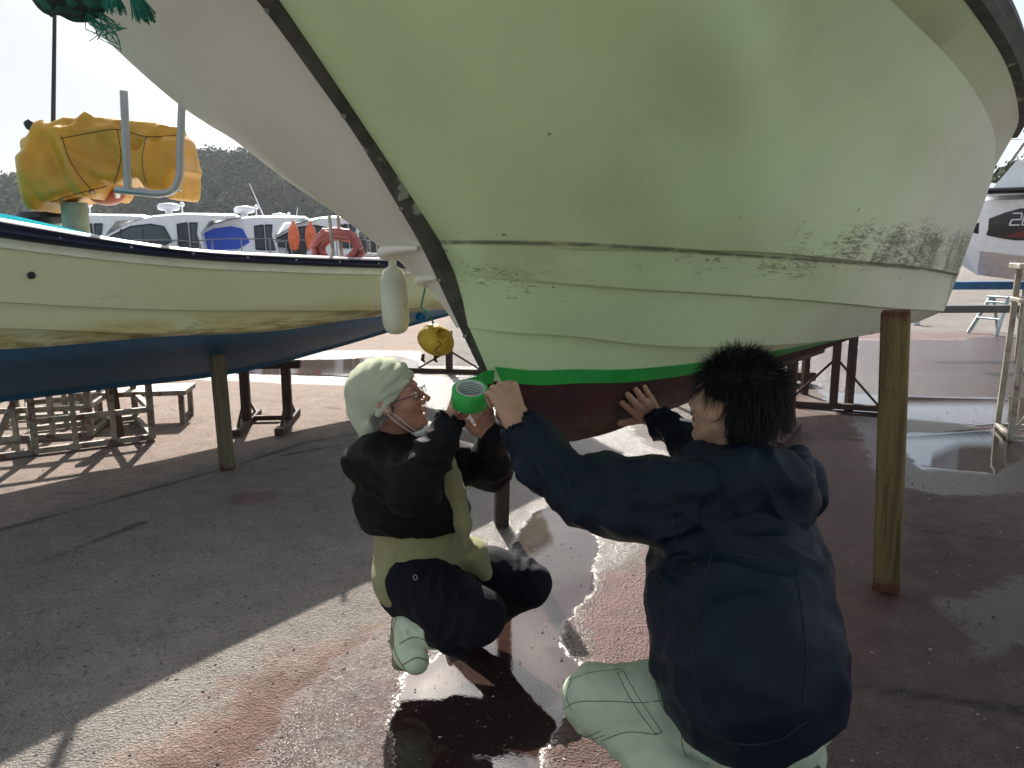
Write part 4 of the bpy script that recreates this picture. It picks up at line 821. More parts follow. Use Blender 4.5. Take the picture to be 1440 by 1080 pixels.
# power lines
for i, (z1, z2) in enumerate(((14.2, 15.2), (13.0, 13.7), (11.6, 12.1), (10.4, 10.6))):
    o = MB().tube([(x_, 55+x_*.1, z1+(z2-z1)*t-1.2*math.sin(math.pi*t)) for x_, t in zip(np.linspace(8, 90, 24), np.linspace(0, 1, 24))], .018, 4).build("power_line", M['black']); tag(o, ["topmost power line in the sky at right", "second power line from the top at right", "third power line from the top at right", "lowest power line at right"][i], "cable")
for i, X_ in enumerate((8, 90)):
    o = MB().tube([(X_, 55+X_*.1, 0), (X_, 55+X_*.1, 16)], [.2, .13], 12).build("utility_pole", M['galv']); tag(o, ["grey utility pole hidden behind the hull", "far grey utility pole out at right"][i], "pole")
    for z_ in (10.6, 12.1, 13.7, 15.2): MB().beam((X_-.5, 55+X_*.1, z_), (X_+.5, 55+X_*.1, z_), .08, .08).build("crossarm", M['galv'], o)
# ------------------------------------------------------------------ wooded hill
def ridge_z(X_):
    return np.interp(X_, [-260, -150, -95, -80, -62, -50, -40, -25, 0, 40, 90, 160, 300], [13, 14, 15, 17.5, 21, 20, 21.5, 19, 14, 10, 14, 20, 16])
hx = np.linspace(-260, 300, 90); hy = np.linspace(0, 1, 14); V = []; fs = []
for j, t in enumerate(hy):
    for x_ in hx: V.append((x_, 108+t*80, ridge_z(x_)*math.sin(math.pi*.5*min(1, t*1.5))*.86-.3))
for j in range(13):
    for i in range(89): a = j*90+i; fs.append((a, a+1, a+91, a+90))
o = mesh("hills", V, fs, simple("forest_floor", (.02, .03, .015), .9)); tag(o, "dark wooded hill behind the boatyard", "hill", kind="structure")
fm_ = Mat("foliage"); oi = fm_.noise(.09, 4, .6); on = fm_.noise(.9, 4, .7, off=3)
c = fm_.mix(oi.step(.35, .65), (.07, .095, .06), (.15, .145, .08)); c = fm_.mix(on.step(.4, .65)*.7, c, (.02, .035, .022)); c = fm_.mix(fm_.noise(.16, 3, .5, off=20).step(.58, .68)*.6, c, (.16, .12, .06)); fm_.set("Base Color", c).set("Roughness", .95).set("Specular IOR Level", .05)
def crowns(cs, nq, qs):
    V = []; 
    for (c_, r_) in cs:
        d = RNG.normal(size=(nq, 3)); d /= np.linalg.norm(d, axis=1)[:, None]; d[:, 2] = np.abs(d[:, 2])*.9-.15
        lump = 1+.22*np.sin(d@RNG.normal(size=3)*5+RNG.random()*6)+.12*np.sin(d@RNG.normal(size=3)*9)
        p = np.array(c_)+d*np.array([r_, r_, r_*.85])*(lump*(.72+.3*RNG.random(nq)))[:, None]
        a = RNG.normal(size=(nq, 3)); a -= d*((a*d).sum(1)[:, None])*.6; a /= np.linalg.norm(a, axis=1)[:, None]; b = np.cross(a, d+.5*RNG.normal(size=(nq, 3))); b /= np.linalg.norm(b, axis=1)[:, None]
        s_ = qs*(.5+RNG.random(nq))[:, None]; V.append(np.stack([p-a*s_-b*s_*.6, p+a*s_-b*s_*.6, p+a*s_+b*s_*.6, p-a*s_+b*s_*.6], 1).reshape(-1, 3))
    V = np.concatenate(V); return V, np.arange(len(V)).reshape(-1, 4)
cs = []
for i in range(860):
    X_ = RNG.uniform(-150, 45); t = RNG.random(); r_ = RNG.uniform(2.2, 4.6); cs.append(((X_, 106+t*50, ridge_z(X_)*math.sin(math.pi*.5*min(1, t*1.05))*.86-1+RNG.random()*1.5), r_))
V, Fq = crowns(cs, 680, .21); o = mesh("forest", V, Fq, fm_.m, smooth=False); tag(o, "dense dark evergreen forest covering the hill", "forest", kind="stuff")
# trees at the right edge
for i, (X_, Y_, h_) in enumerate(((23.5, 32, 8.6), (27.5, 35, 9.0))):
    e = empty("broadleaf_tree", (X_, Y_, 0), 0, ["leafy dark tree just beyond the right end of the hull", "second leafy dark tree farther right"][i], "tree")
    MB().tube([(0, 0, 0), (.2, 0, 2), (0, .1, 4.5), (.2, 0, 6.5)], [.28, .22, .15, .05], 10).build("trunk", M['rust'], e)
    cc = [((RNG.uniform(-2, 2), RNG.uniform(-2, 2), RNG.uniform(h_*.35, h_*.85)), RNG.uniform(.9, 1.6)) for _ in range(16)]
    V, Fq = crowns(cc, 420, .12); mesh("crown", V, Fq, fm_.m, e, smooth=False)
# boat added unseen behind the green hull to shade the ground at right
e = empty("shade_boat", (2.1, 6.95, 0), R(12), "small white boat on stands added unseen behind the green hull to shade the ground", "boat")
secs = [(-1.55, .06, 2.0, 1.6), (-1.2, .55, 1.95, 1.15), (-.5, .9, 1.9, 1.0), (.5, .98, 1.88, .98), (1.35, .92, 1.9, .98)]
V = []; fs = []
for x_, b_, zt, zb in secs: V += [(x_, -b_, zt), (x_, -b_*.95, zb+.15), (x_, 0, zb), (x_, b_*.95, zb+.15), (x_, b_, zt)]
for i in range(4):
    for j in range(4): a = i*5+j; fs.append((a, a+5, a+6, a+1))
    fs.append((i*5+4, i*5+9, i*5+5, i*5))
fs += [(0, 1, 2, 3, 4), (24, 23, 22, 21, 20)]
MB().add(V, fs).build("hull", M['white'], e, angle=30, fix=True)
for xx in (-.6, .9):
    for yy in (-.35, .35): MB().beam((xx, yy, 0), (xx, yy, 1.06), .06, .06).build("stand_leg", M['rust'], e)
# ------------------------------------------------------------------ people
def nrm_(v): v = np.array(v, float); return v/np.linalg.norm(v)
def frame_(f, u):
    f = nrm_(f); l = nrm_(np.cross(u, f)); return np.array([f, l, np.cross(f, l)]).T      # columns forward, left, up
def join(parts):
    V = []; Fs = []; b = 0
    for v, f in parts: V.append(v); Fs.append(np.asarray(f)+b); b += len(v)
    return np.concatenate(V), np.concatenate(Fs)
def sdf_raw(fn, lo, hi, h, rel=2):
    V, Fq = surfnet(fn, lo, hi, h); return relax(V, Fq, rel), Fq
def head_sdf(P, old):
    d = ell(P, (-.014, 0, .036), (.098, .077, .09))
    d = smin(d, ell(P, (.028, 0, -.028), (.062, .056, .088)), .03)
    for s in (1, -1):
        d = smin(d, seg_d(P, (.0, s*.055, -.05), (.055, s*.026, -.098), .016, .016), .03)
        d = smin(d, ell(P, (.057, s*.036, -.026), (.028, .026, .024)), .02)
    d = smin(d, ell(P, (.074, 0, -.1), (.022, .024, .019)), .022)
    d = smin(d, seg_d(P, (.078, -.034, .022), (.078, .034, .022), .0125, .0125), .012)
    for s in (1, -1): d = smax(d, -ell(P, (.098, s*.031, -.0), (.02, .0165, .012)), .014)
    d = smin(d, seg_d(P, (.084, 0, .012), (.114, 0, -.026), .0085, .0115), .012)
    for s in (1, -1):
        d = smin(d, ell(P, (.1, s*.0125, -.034), (.0115, .008, .0085)), .006)
        d = smax(d, -ell(P, (.108, s*.0065, -.042), (.004, .0035, .005)), .003)
        d = smin(d, ell(P, (.081, s*.031, .001), (.013, .015, .0125)), .003)
        d = smax(d, -seg_d(P, (.096, s*.02, .0), (.092, s*.043, -.001), .0012, .0012), .003)
    d = smin(d, seg_d(P, (.092, -.02, -.062), (.1, 0, -.0595), .0045, .006), .006); d = smin(d, seg_d(P, (.092, .02, -.062), (.1, 0, -.0595), .0045, .006), .006)
    d = smin(d, seg_d(P, (.088, -.015, -.0745), (.088, .015, -.0745), .0065, .0065), .007)
    d = smax(d, -seg_d(P, (.099, -.023, -.0675), (.099, .023, -.0675), .0035, .0035), .004)
    for s in (1, -1):
        R_ = np.array([[.93, 0, -.36], [0, 1, 0], [.36, 0, .93]])
        e = ell(P, (-.006, s*.083, -.006), (.0185, .0085, .033), R_); e = smax(e, -ell(P, (.0, s*.092, -.003), (.0105, .007, .021), R_), .004); e = smin(e, ell(P, (.006, s*.08, -.008), (.005, .006, .008)), .004)
        d = smin(d, e, .007)
    d = smin(d, seg_d(P, (-.022, 0, -.06), (-.045, 0, -.19), .054, .058), .025)
    if old: d = d+.0012*np.abs(np.sin(P[:, 2]*260+vnoise(P*30)*3))*np.clip(P[:, 0]*12, 0, 1)
    return d
def make_head(O, Mx, sc, old, h=.0028):
    v, f = sdf_raw(lambda P: head_sdf(P, old), (-.13, -.105, -.2), (.135, .105, .14), h, 1); return v*sc@Mx.T+O, f
def make_hand(Wp, dirF, back, thumb, curls, spread, sc=1.0, thumb_pts=None, arm=None, arm_r=.036, lens=(1, 1, 1, 1)):
    D = nrm_(dirF); B_ = np.array(back, float); B_ -= D*(B_@D); B_ = nrm_(B_); Tn = np.cross(D, B_); Tn = Tn if Tn@np.array(thumb, float) > 0 else -Tn
    def L(a, t, b): return np.array(Wp)+sc*(a*D+t*Tn+b*B_)
    segs = []; tips = []
    ys = (.031, .0105, -.010, -.029); ln = (.073, .081, .075, .06); rr = (.0102, .0106, .0101, .0088); kx = (.094, .098, .094, .086)
    for i in range(4):
        p = np.array([kx[i], ys[i], -.001-.004*(i in (0, 3))]); an = 0.; sp = R(spread[i]); cu = curls[i]; r0 = rr[i]; pts = [p]
        for j, fr_ in enumerate((.45, .3, .25)):
            an += R(cu[j]); l_ = ln[i]*fr_*lens[i]; d_ = np.array([math.cos(an)*math.cos(sp), math.cos(an)*math.sin(sp)+0*sp, -math.sin(an)]); q = p+d_*l_; segs.append((L(*p), L(*q), r0*sc, (r0-.0009)*sc, 1)); r0 -= .0009; p = q; pts.append(q)
        tips.append((L(*p), L(*(p+.006*np.array([-math.sin(an)*0, 0, 0]))), i))
        segs.append((L(.012, ys[i]*.55, 0), L(*pts[0]), .0155*sc, .0112*sc, 0))
    tp = thumb_pts or [(.022, .026, -.006), (.052, .05, -.014), (.078, .06, -.018), (.099, .062, -.02)]
    tr = (.0165, .0135, .0115, .0095)
    for j in range(3): segs.append((L(*tp[j]), L(*tp[j+1]), tr[j]*sc, tr[j+1]*sc, 1))
    if arm is not None: ap = np.array(arm, float)
    def fn(P):
        d = None
        for a, b, ra, rb, k in segs:
            if k == 0: q = seg_d(P, a, b, ra, rb); d = q if d is None else smin(d, q, .009*sc)
        if arm is not None:
            d = smin(d, seg_d(P, L(.015, 0, 0), L(-.02, 0, 0), .027*sc, .0265*sc, (B_, 1.22)), .014*sc); d = smin(d, seg_d(P, L(-.02, 0, 0), ap, .0275*sc, arm_r*sc), .012*sc)
        dd = None
        for i in range(4):
            ch = [s for s in segs if s[4] == 1][i*3:(i+1)*3]; q = None
            for a, b, ra, rb, k in ch: e = seg_d(P, a, b, ra, rb); q = e if q is None else smin(q, e, .003)
            for a, b, ra, rb, k in ch[1:]: q = smin(q, np.linalg.norm(P-a, axis=1)-ra*1.05, .004)   # knuckle
            dd = q if dd is None else np.minimum(dd, q)
            d = smin(d, q, .0055)
        q = None
        for a, b, ra, rb, k in [s for s in segs if s[4] == 1][12:15]: e = seg_d(P, a, b, ra, rb); q = e if q is None else smin(q, e, .005)
        return smin(d, q, .01)
    allp = np.array([s[0] for s in segs]+[s[1] for s in segs]+([ap] if arm is not None else [])); 
    v, f = sdf_raw(fn, allp.min(0)-.05, allp.max(0)+.05, .0028*sc, 1)
    n_ = vnormals(v, f); v = v+n_*(.0006*ridge(v, (140, 140, 140), 3))[:, None]
    return v, f
def skin_mat(name, c, c2):
    m = Mat(name); k = m.mix(m.noise(9, 5, .6).step(.35, .7), c, c2); k = m.mix(m.noise(60, 3, .6, off=4).step(.55, .7)*.35, k, mul(c2, .6)); m.set("Base Color", k).set("Roughness", .5).set("Subsurface Weight", .12).set("Subsurface Scale", .01).set("Subsurface Radius", (1, .3, .15)); m.bump(m.noise(180, 3), .0012); return m.m
def cloth(name, c, var=.2, rough=.85, sheen=.15, c2=None, bs=500, bump=.0008, thr=(.5, .7)):
    m = Mat(name); k = m.mix(m.noise(5, 5, .6).step(.3, .7), mul(c, 1-var), mul(c, 1+var))
    if c2: k = m.mix(m.noise(9, 6, .7, off=2).step(*thr), k, c2)
    m.set("Base Color", k).set("Roughness", rough).set("Sheen Weight", sheen).set("Specular IOR Level", .16); m.bump(m.noise(bs, 2)+m.noise(35, 5, .65)*.9, bump*2.5); return m.m
def garment(name, fn, lo, hi, h, m, parent, disp, rel=2): o = sdf_mesh(name, fn, lo, hi, h, m, None, disp, rel); child_world(o, parent); return o
def wp(x_, y_, Y_): return atY(x_, y_, Y_)
def ring_tube(name, pts, r, m, parent, n=8): o = MB().tube(pts, r, n).build(name, m); child_world(o, parent); return o
def wrinkle(V, joints, amp=.010, seed=0, base=.006):
    """soft folds gathered at the joints (position, direction across which the folds run, radius, frequency)"""
    d = base*ridge(V, (9, 9, 9), seed)+base*.8*ridge(V+vnoise(V*6, seed)[:, None]*.04, (5, 14, 16), seed+1)+.0016*ridge(V, (45, 45, 45), seed+6)
    for p, dr, rad, fr in joints:
        w_ = np.exp(-((np.linalg.norm(V-p, axis=1)/rad)**2))*np.clip(.55+.9*vnoise(V*8, seed+9), .05, 1.2); q = (V@nrm_(dr))*fr+vnoise(V*11, seed+2)*1.8+vnoise(V*5, seed+4)*2.5; d = d+amp*w_*(1-2*np.abs(np.sin(q))**.8)
    return d
# ================================================ the man with the headscarf (left)
pl = empty("person", tuple(wp(600, 930, 2.4)*[1, 1, 0]), 0, "person squatting in black jacket, cream headscarf, glasses and pale green boots holding the tape roll", "person")
OL = wp(550, 562, 2.40); ML = frame_((.95, -.06, .27), (-.27, 0, .95))
skL = skin_mat("ruddy_skin", (.36, .17, .11), (.46, .24, .16))
hv = make_head(OL, ML, 1.0, True)
rc = wp(661, 557, 2.12); ra_ = nrm_((.07, -.40, .91))          # tape roll
wR = wp(628, 604, 2.16); h1 = make_hand(wR, wp(640, 560, 2.19)-wR, (-.93, -.25, .1), (.2, -.3, .9) if False else (.0, .95, .2), [(38, 48, 25)]*4, (8, 2, -3, -8), 1.0, [(.02, .022, -.008), (.042, .03, -.03), (.062, .022, -.045), (.08, .012, -.05)], wp(596, 670, 2.13), .04)
wL = wp(690, 612, 2.42); h2 = make_hand(wL, wp(678, 570, 2.37)-wL, (.5, -.7, .3), (-.8, -.3, .2), [(35, 45, 25)]*4, (6, 2, -2, -7), 1.0, None, wp(690, 660, 2.56), .034)
J = dict(nk=wp(545, 628, 2.43), sR=wp(527, 650, 2.27), sL=wp(603, 640, 2.6), eR=wp(580, 688, 2.1), eL=wp(690, 660, 2.56), ch=wp(568, 690, 2.43), pv=wp(585, 805, 2.45), hR=wp(588, 822, 2.33), hL=wp(640, 800, 2.56), kR=wp(670, 868, 2.1), kL=wp(740, 822, 2.5), aR=wp(585, 888, 2.3), aL=wp(640, 885, 2.62))
def bodyL(P):
    d = chain(P, [(J['pv'], .1), (J['ch'], .115), (J['nk'], .06), (OL+ML@np.array([-.03, 0, -.1]), .05)], .04)
    for a, b, c_ in (('sR', 'eR', wR), ('sL', 'eL', wL)): d = smin(d, chain(P, [(J['ch']*.4+J[a]*.6, .07), (J[a], .06), (J[b], .042), (c_, .026)], .02), .03)
    for a, b, c_ in (('hR', 'kR', 'aR'), ('hL', 'kL', 'aL')): d = smin(d, chain(P, [(J['pv'], .09), (J[a], .07), (J[b], .045), (J[c_], .028)], .02), .02)
    return d
bl_ = sdf_raw(bodyL, (-.75, 1.9, .02), (.15, 2.8, 1.15), .014)
V, Fq = join([bl_, hv, h1, h2]); child_world(mesh("body", V, Fq, skL), pl)
def hl(x_, y_, z_, sc=1.0, O=OL, Mx=ML): return O+Mx@(np.array([x_, y_, z_])*sc)
# eyes, mask, glasses
ey = simple("eye_white", (.7, .66, .6), .2)
for s in (1, -1):
    o = MB().lathe([(.001, -.0115), (.008, -.008), (.0115, 0), (.0095, .0065), (.0055, .0102), (.001, .0115)], hl(.0835, s*.031, .0), 16, axisM(ML@np.array([1, 0, 0]))).build("eye", ey, angle=80); child_world(o, pl)
gl = empty("glasses", tuple(hl(.1, 0, .0)), 0); gl.parent = None
gm = MB(); 
def lens(s): return [hl(.112-abs(math.cos(a)*.006), s*(.032)+math.cos(a)*.0235, .0-.001+math.sin(a)*.0165) for a in np.linspace(0, 2*math.pi, 25)]
gf_ = MB(); gf_.tube(lens(-1), .0014, 6, False); gf_.tube(lens(1), .0014, 6, False); gf_.tube([hl(.112, -.009, .004), hl(.115, 0, .007), hl(.112, .009, .004)], .0014, 6)
for s in (1, -1): gf_.tube([hl(.106, s*.056, .005), hl(.09, s*.072, .004), hl(.04, s*.0795, .002), hl(0, s*.083, .0), hl(-.02, s*.084, -.012)], .0017, 6)
go_ = gf_.build("glasses_frame", M['black']); bpy.data.objects.remove(gl); child_world(go_, pl); go_.name = "glasses"
mk = cloth("mask_cloth", (.62, .68, .62), .05, .8)
def maskf(P):
    q = (P-OL)@ML; d = ell(q, (.064, 0, -.119), (.046, .054, .022)); return smax(d, -ell(q, (.055, 0, -.106), (.04, .048, .018)), .004)+.003*np.sin(q[:, 2]*500)*.4
o = garment("face_mask", maskf, hl(.06, 0, -.12)-.08, hl(.06, 0, -.12)+.08, .0035, mk, pl, None, 1)
ring_tube("mask_strap", [hl(.0, -.088, -.03), hl(.012, -.082, -.055), hl(.04, -.064, -.1), hl(.055, -.05, -.12)], .0016, mk, pl, 6)
ring_tube("mask_strap", [hl(-.004, -.09, -.012), hl(.02, -.078, -.04), hl(.045, -.062, -.085), hl(.06, -.05, -.112)], .0016, mk, pl, 6)
# headscarf
scm = cloth("scarf_cotton", (.6, .66, .47), .1, .95, .2, c2=(.5, .56, .4), bs=700, bump=.0014)
def scarf(P):
    q = (P-OL)@ML; x_, z_ = q[:, 0], q[:, 2]
    d = ell(q, (-.022, 0, .044), (.114, .09, .098)); d = smin(d, ell(q, (-.085, -.005, .0), (.05, .055, .07)), .04)
    nx_, nz_ = nrm_((-.62, .78)); pl_ = -((x_-.085)*nx_+(z_-.05)*nz_)   # keep above the line forehead - nape
    d = smax(d, pl_, .006)
    d = smin(d, seg_d(q, (-.1, -.035, -.015), (-.085, -.055, -.12), .036, .02, ((0, 1, 0), 1.5)), .03)
    d = smin(d, seg_d(q, (-.1, -.03, -.02), (-.10, -.05, -.075), .03, .014, ((0, 1, 0), 1.5)), .02)
    d = smin(d, seg_d(q, (.08, -.05, .048), (-.03, -.087, -.02), .0075, .0095), .008); d = smin(d, seg_d(q, (-.075, -.065, -.06), (-.1, -.045, -.155), .02, .012, ((0, 1, 0), 1.6)), .012)
    return smax(d, -ell(q, (-.014, 0, .03), (.1, .079, .092)), .003)
def scarf_d(V):
    q = (V-OL)@ML; c_ = np.array([-.1, -.03, .0]); w_ = q-c_; an = np.arctan2(w_[:, 2], w_[:, 0]); r1 = np.linalg.norm(w_, axis=1)
    return -.0030*(1-2*np.abs(np.sin(an*15+vnoise(q*6, 3)*1.2)))*np.clip(r1*7-.1, .0, 1)*np.clip(.6+vnoise(q*8, 8), .1, 1)+.005*ridge(q, (10, 14, 30), 5)+.003*vnoise(q*22, 5)
garment("headscarf", scarf, OL-.19, OL+.19, .0036, scm, pl, scarf_d, 1)
# grey hair and stubble beard
def strands(roots, dirs, lens_, w_, m, name, parent, curl=.3, grav=.3):
    V = []; Fs = []
    for p, d, L_ in zip(roots, dirs, lens_):
        d = nrm_(d); s = nrm_(np.cross(d, RNG.normal(size=3))); b = len(V); pts = [p]; dd = d.copy()
        for k in range(4): dd = nrm_(dd+np.array([0, 0, -grav])*.35+RNG.normal(size=3)*curl*.3); pts.append(pts[-1]+dd*L_/4)
        for k in range(4): ww = w_*(1-k/4.4); V += [pts[k]-s*ww, pts[k]+s*ww]
        V.append(pts[4])
        for k in range(3): Fs.append((b+2*k, b+2*k+1, b+2*k+3, b+2*k+2))
        Fs.append((b+6, b+7, b+8))
    o = mesh(name, V, Fs, m, None, True); child_world(o, parent); return o
hg = cloth("grey_hair", (.25, .24, .21), .4)
rt = []; dr = []; le = []
for i in range(900):
    a = RNG.uniform(0, 1); s = RNG.choice([-1, 1]); q = np.array([-.075+.1*a, s*(.058+.02*math.sin(a*3)), -.045+.05*a+RNG.uniform(-.02, .015)]); rt.append(hl(*q)); dr.append(ML@np.array([-.5, s*.35, -.8])); le.append(RNG.uniform(.025, .05))
for i in range(500):
    q = np.array([-.085+RNG.uniform(-.01, .01), RNG.uniform(-.06, .06), RNG.uniform(-.08, -.02)]); rt.append(hl(*q)); dr.append(ML@np.array([-.9, 0, -.5])); le.append(RNG.uniform(.02, .05))
strands(rt, dr, le, .0007, hg, "hair", pl)
rt = []; dr = []; le = []
for i in range(1100):
    a = RNG.uniform(-1, 1); t = RNG.uniform(0, 1); q = np.array([.085-.07*abs(a)**1.5, a*.052, -.088-.014*t+.03*abs(a)]); rt.append(hl(*q)); dr.append(ML@np.array([.7, a*.6, -.6])); le.append(RNG.uniform(.006, .013))
for i in range(260):
    a = RNG.uniform(-1, 1); rt.append(hl(.1-.01*abs(a), a*.022, -.052)); dr.append(ML@np.array([.6, a*.4, -.8])); le.append(RNG.uniform(.005, .009))
strands(rt, dr, le, .0008, cloth("white_beard", (.5, .48, .43), .2), "beard", pl)
# jacket
jkL = cloth("black_quilted_jacket", (.0045, .0048, .0055), .3, .6, .0)
def jackL(P):
    d = chain(P, [(wp(590, 775, 2.45), .168), (wp(578, 700, 2.44), .172), (wp(562, 652, 2.43), .14), (wp(548, 634, 2.42), .085)], .05)
    d = smin(d, seg_d(P, J['sR'], J['sL'], .075, .07), .06)
    d = smin(d, chain(P, [(J['sR'], .085), (J['eR'], .068), (wp(631, 594, 2.15), .041)], .03), .035)
    d = smin(d, chain(P, [(J['sL'], .078), (J['eL'], .06), (wp(691, 612, 2.42), .042)], .03), .035)
    d = smin(d, ell(P, wp(588, 690, 2.12), (.06, .05, .045)), .03)
    d = smax(d, wp(580, 790, 2.3)[2]-P[:, 2]+.02*np.sin(P[:, 0]*14), .012)
    cut = chain(P, [(wp(632, 640, 2.32), .016), (wp(641, 690, 2.32), .038), (wp(652, 740, 2.33), .028), (wp(655, 765, 2.33), .01)], .01)
    d = smax(d, -cut, .004)
    d = smax(d, -seg_d(P, OL+ML@np.array([-.02, 0, -.08]), wp(552, 626, 2.42), .075, .072), .008)
    d = smax(d, -seg_d(P, wp(631, 594, 2.15), wR+(wR-wp(596, 670, 2.13))*.6, .033, .035), .003)
    return d
def jackL_d(V): return wrinkle(V, [(J['eR'], (.2, 0, 1), .11, 60), (wp(548, 668, 2.2), (1, 0, .5), .12, 55), (wp(612, 630, 2.13), (.4, 0, 1), .07, 90), (J['eL'], (1, 0, .3), .1, 60), (wp(545, 770, 2.35), (0, .2, 1), .14, 50), (wp(590, 740, 2.3), (.3, 0, 1), .12, 36)], .009, 1, .018)
garment("jacket", jackL, (-.62, 1.93, .52), (.12, 2.86, 1.16), .0085, jkL, pl, jackL_d)
# collar
cl = cloth("brown_fleece", (.12, .07, .055), .3)
def collar(P): 
    q = (P-wp(552, 616, 2.41)); rr = np.sqrt((q[:, 0]/1.12)**2+q[:, 1]**2); return np.sqrt((rr-.07)**2+((q[:, 2]-q[:, 0]*-.35)/1.7)**2)-.014
garment("fleece_collar", collar, wp(552, 616, 2.41)-.12, wp(552, 616, 2.41)+.12, .005, cl, pl, lambda V: .005*vnoise(V*60, 4)+.003*vnoise(V*25, 1))
# shirt
shL = cloth("olive_shirt", (.26, .26, .125), .12, .9)
def shirtL(P):
    d = chain(P, [(wp(592, 780, 2.45), .15), (wp(586, 700, 2.43), .14), (wp(570, 650, 2.43), .1)], .05)
    d = smin(d, chain(P, [(wp(630, 636, 2.33), .014), (wp(640, 690, 2.335), .035), (wp(651, 740, 2.345), .026), (wp(655, 768, 2.345), .012)], .01), .02)
    d = smin(d, ell(P, wp(563, 812, 2.42), (.085, .14, .095)), .05); d = smin(d, ell(P, wp(600, 800, 2.42), (.13, .19, .065)), .05)
    d = smin(d, seg_d(P, wp(665, 780, 2.42), wp(682, 805, 2.4), .05, .022, ((0, 1, 0), .6)), .03)
    lim = np.interp(P[:, 0], [wp(x_, 0, 2.4)[0] for x_ in (520, 545, 575, 600, 650, 668, 684, 700)], [wp(600, y_, 2.4)[2] for y_ in (845, 856, 812, 808, 822, 818, 832, 820)])
    return smax(d, lim-P[:, 2], .008)
garment("shirt", shirtL, (-.5, 2.1, .22), (.1, 2.72, 1.02), .0085, shL, pl, lambda V: wrinkle(V, [(wp(560, 820, 2.3), (1, 0, -.4), .12, 60), (wp(645, 700, 2.3), (1, 0, .2), .1, 80)], .006, 5, .007))
# trousers
trL = cloth("navy_trousers", (.0055, .007, .013), .3, .8, .0)
def trouL(P):
    d = ell(P, wp(590, 825, 2.46), (.135, .17, .1))
    d = smin(d, chain(P, [(J['hR'], .105), (wp(632, 848, 2.2), .098), (J['kR'], .083)], .03), .04); d = smin(d, chain(P, [(J['kR'], .08), (wp(640, 890, 2.18), .06), (wp(628, 888, 2.21), .055)], .02), .02)
    d = smin(d, chain(P, [(J['hL'], .1), (wp(695, 808, 2.53), .09), (J['kL'], .082)], .03), .03); d = smin(d, chain(P, [(J['kL'], .078), (wp(690, 858, 2.6), .06), (wp(648, 876, 2.64), .055)], .02), .02)
    return d
garment("trousers", trouL, (-.48, 1.9, .02), (.3, 2.85, .62), .0085, trL, pl, lambda V: wrinkle(V, [(wp(650, 860, 2.05), (1, 0, -.3), .12, 55), (wp(610, 820, 2.2), (1, 0, .4), .1, 55), (J['kL'], (1, 0, .3), .12, 50)], .011, 8, .008))
btn = MB().tube([wp(584, 812, 2.185)+np.array([math.cos(a)*.006, 0, math.sin(a)*.008]) for a in np.linspace(0, 2*math.pi, 13)], .0012, 5, False).build("stitch_mark", simple("pale_stitch", (.4, .4, .4), .6)); child_world(btn, pl)
# boots
btm = simple("pale_green_rubber", (.5, .6, .42), .45, var=.1, c2=(.3, .34, .22), thr=(.6, .75), s2=14); solem = simple("boot_sole", (.16, .17, .1), .7)
def boot(name, top, ank, heel, ball, toe, gz0):
    def f(P):
        d = chain(P, [(top, .062), (ank, .05)], .02); d = smin(d, chain(P, [(ank, .045), (heel, .037)], .02), .025); d = smin(d, chain(P, [(ank, .048), (ball, .048), (toe, .042)], .02), .03); d = smin(d, seg_d(P, heel, ball, .032, .04), .02)
        d = smax(d, gz0-P[:, 2], .004); e = nrm_(np.array(top)-ank); return smax(smax(d, (P-top)@e, .004), -seg_d(P, top-e*.03, top+e*.05, .052, .056), .004)
    al = np.array([top, ank, heel, ball, toe]); o = sdf_mesh(name, f, al.min(0)-.09, al.max(0)+.09, .005, btm, None, lambda V: .003*(1-2*np.abs(np.sin((V@nrm_(np.array(top)-toe))*75+vnoise(V*10)*2)))*np.exp(-(np.linalg.norm(V-ank, axis=1)/.06)**2)+.0012*vnoise(V*40)); child_world(o, pl)
    sp = [np.array(heel)+nrm_(np.array(heel)-ank)*.03+np.array([-.012, 0, 0]), .5*(np.array(heel)+ball)+np.array([-.04, .0, -.012]), np.array(ball)+np.array([-.034, -.006, -.03])]
    s_ = sdf_mesh("sole", lambda P: smax(chain(P, [(sp[0], .014), (sp[1], .014), (sp[2], .02), (np.array(toe)+[-.005, 0, -.026], .018)], .02), gz0-.002-P[:, 2], .003), al.min(0)-.1, al.max(0)+.1, .006, solem, None); s_.parent = o; s_.matrix_parent_inverse = (Matrix.Translation(pl.location)).inverted() if False else Matrix.Identity(4); s_.matrix_parent_inverse = o.matrix_parent_inverse.inverted() @ Matrix.Identity(4) if False else Matrix.Identity(4)
    return o
bt0 = boot("boot", wp(614, 886, 2.24), wp(582, 884, 2.29), wp(569, 878, 2.32), wp(576, 918, 2.27), wp(585, 930, 2.24), .004)
boot("boot", wp(655, 878, 2.62), wp(640, 888, 2.65), wp(630, 886, 2.68), wp(648, 900, 2.56), wp(655, 902, 2.52), .004)
seams_on(bt0, [((557, 868), (553, 890), (557, 920), (572, 944)), ((562, 905), (582, 896), (604, 902)), ((566, 935), (588, 925), (604, 930))], .0022, .0, solem, name="boot_ridge")
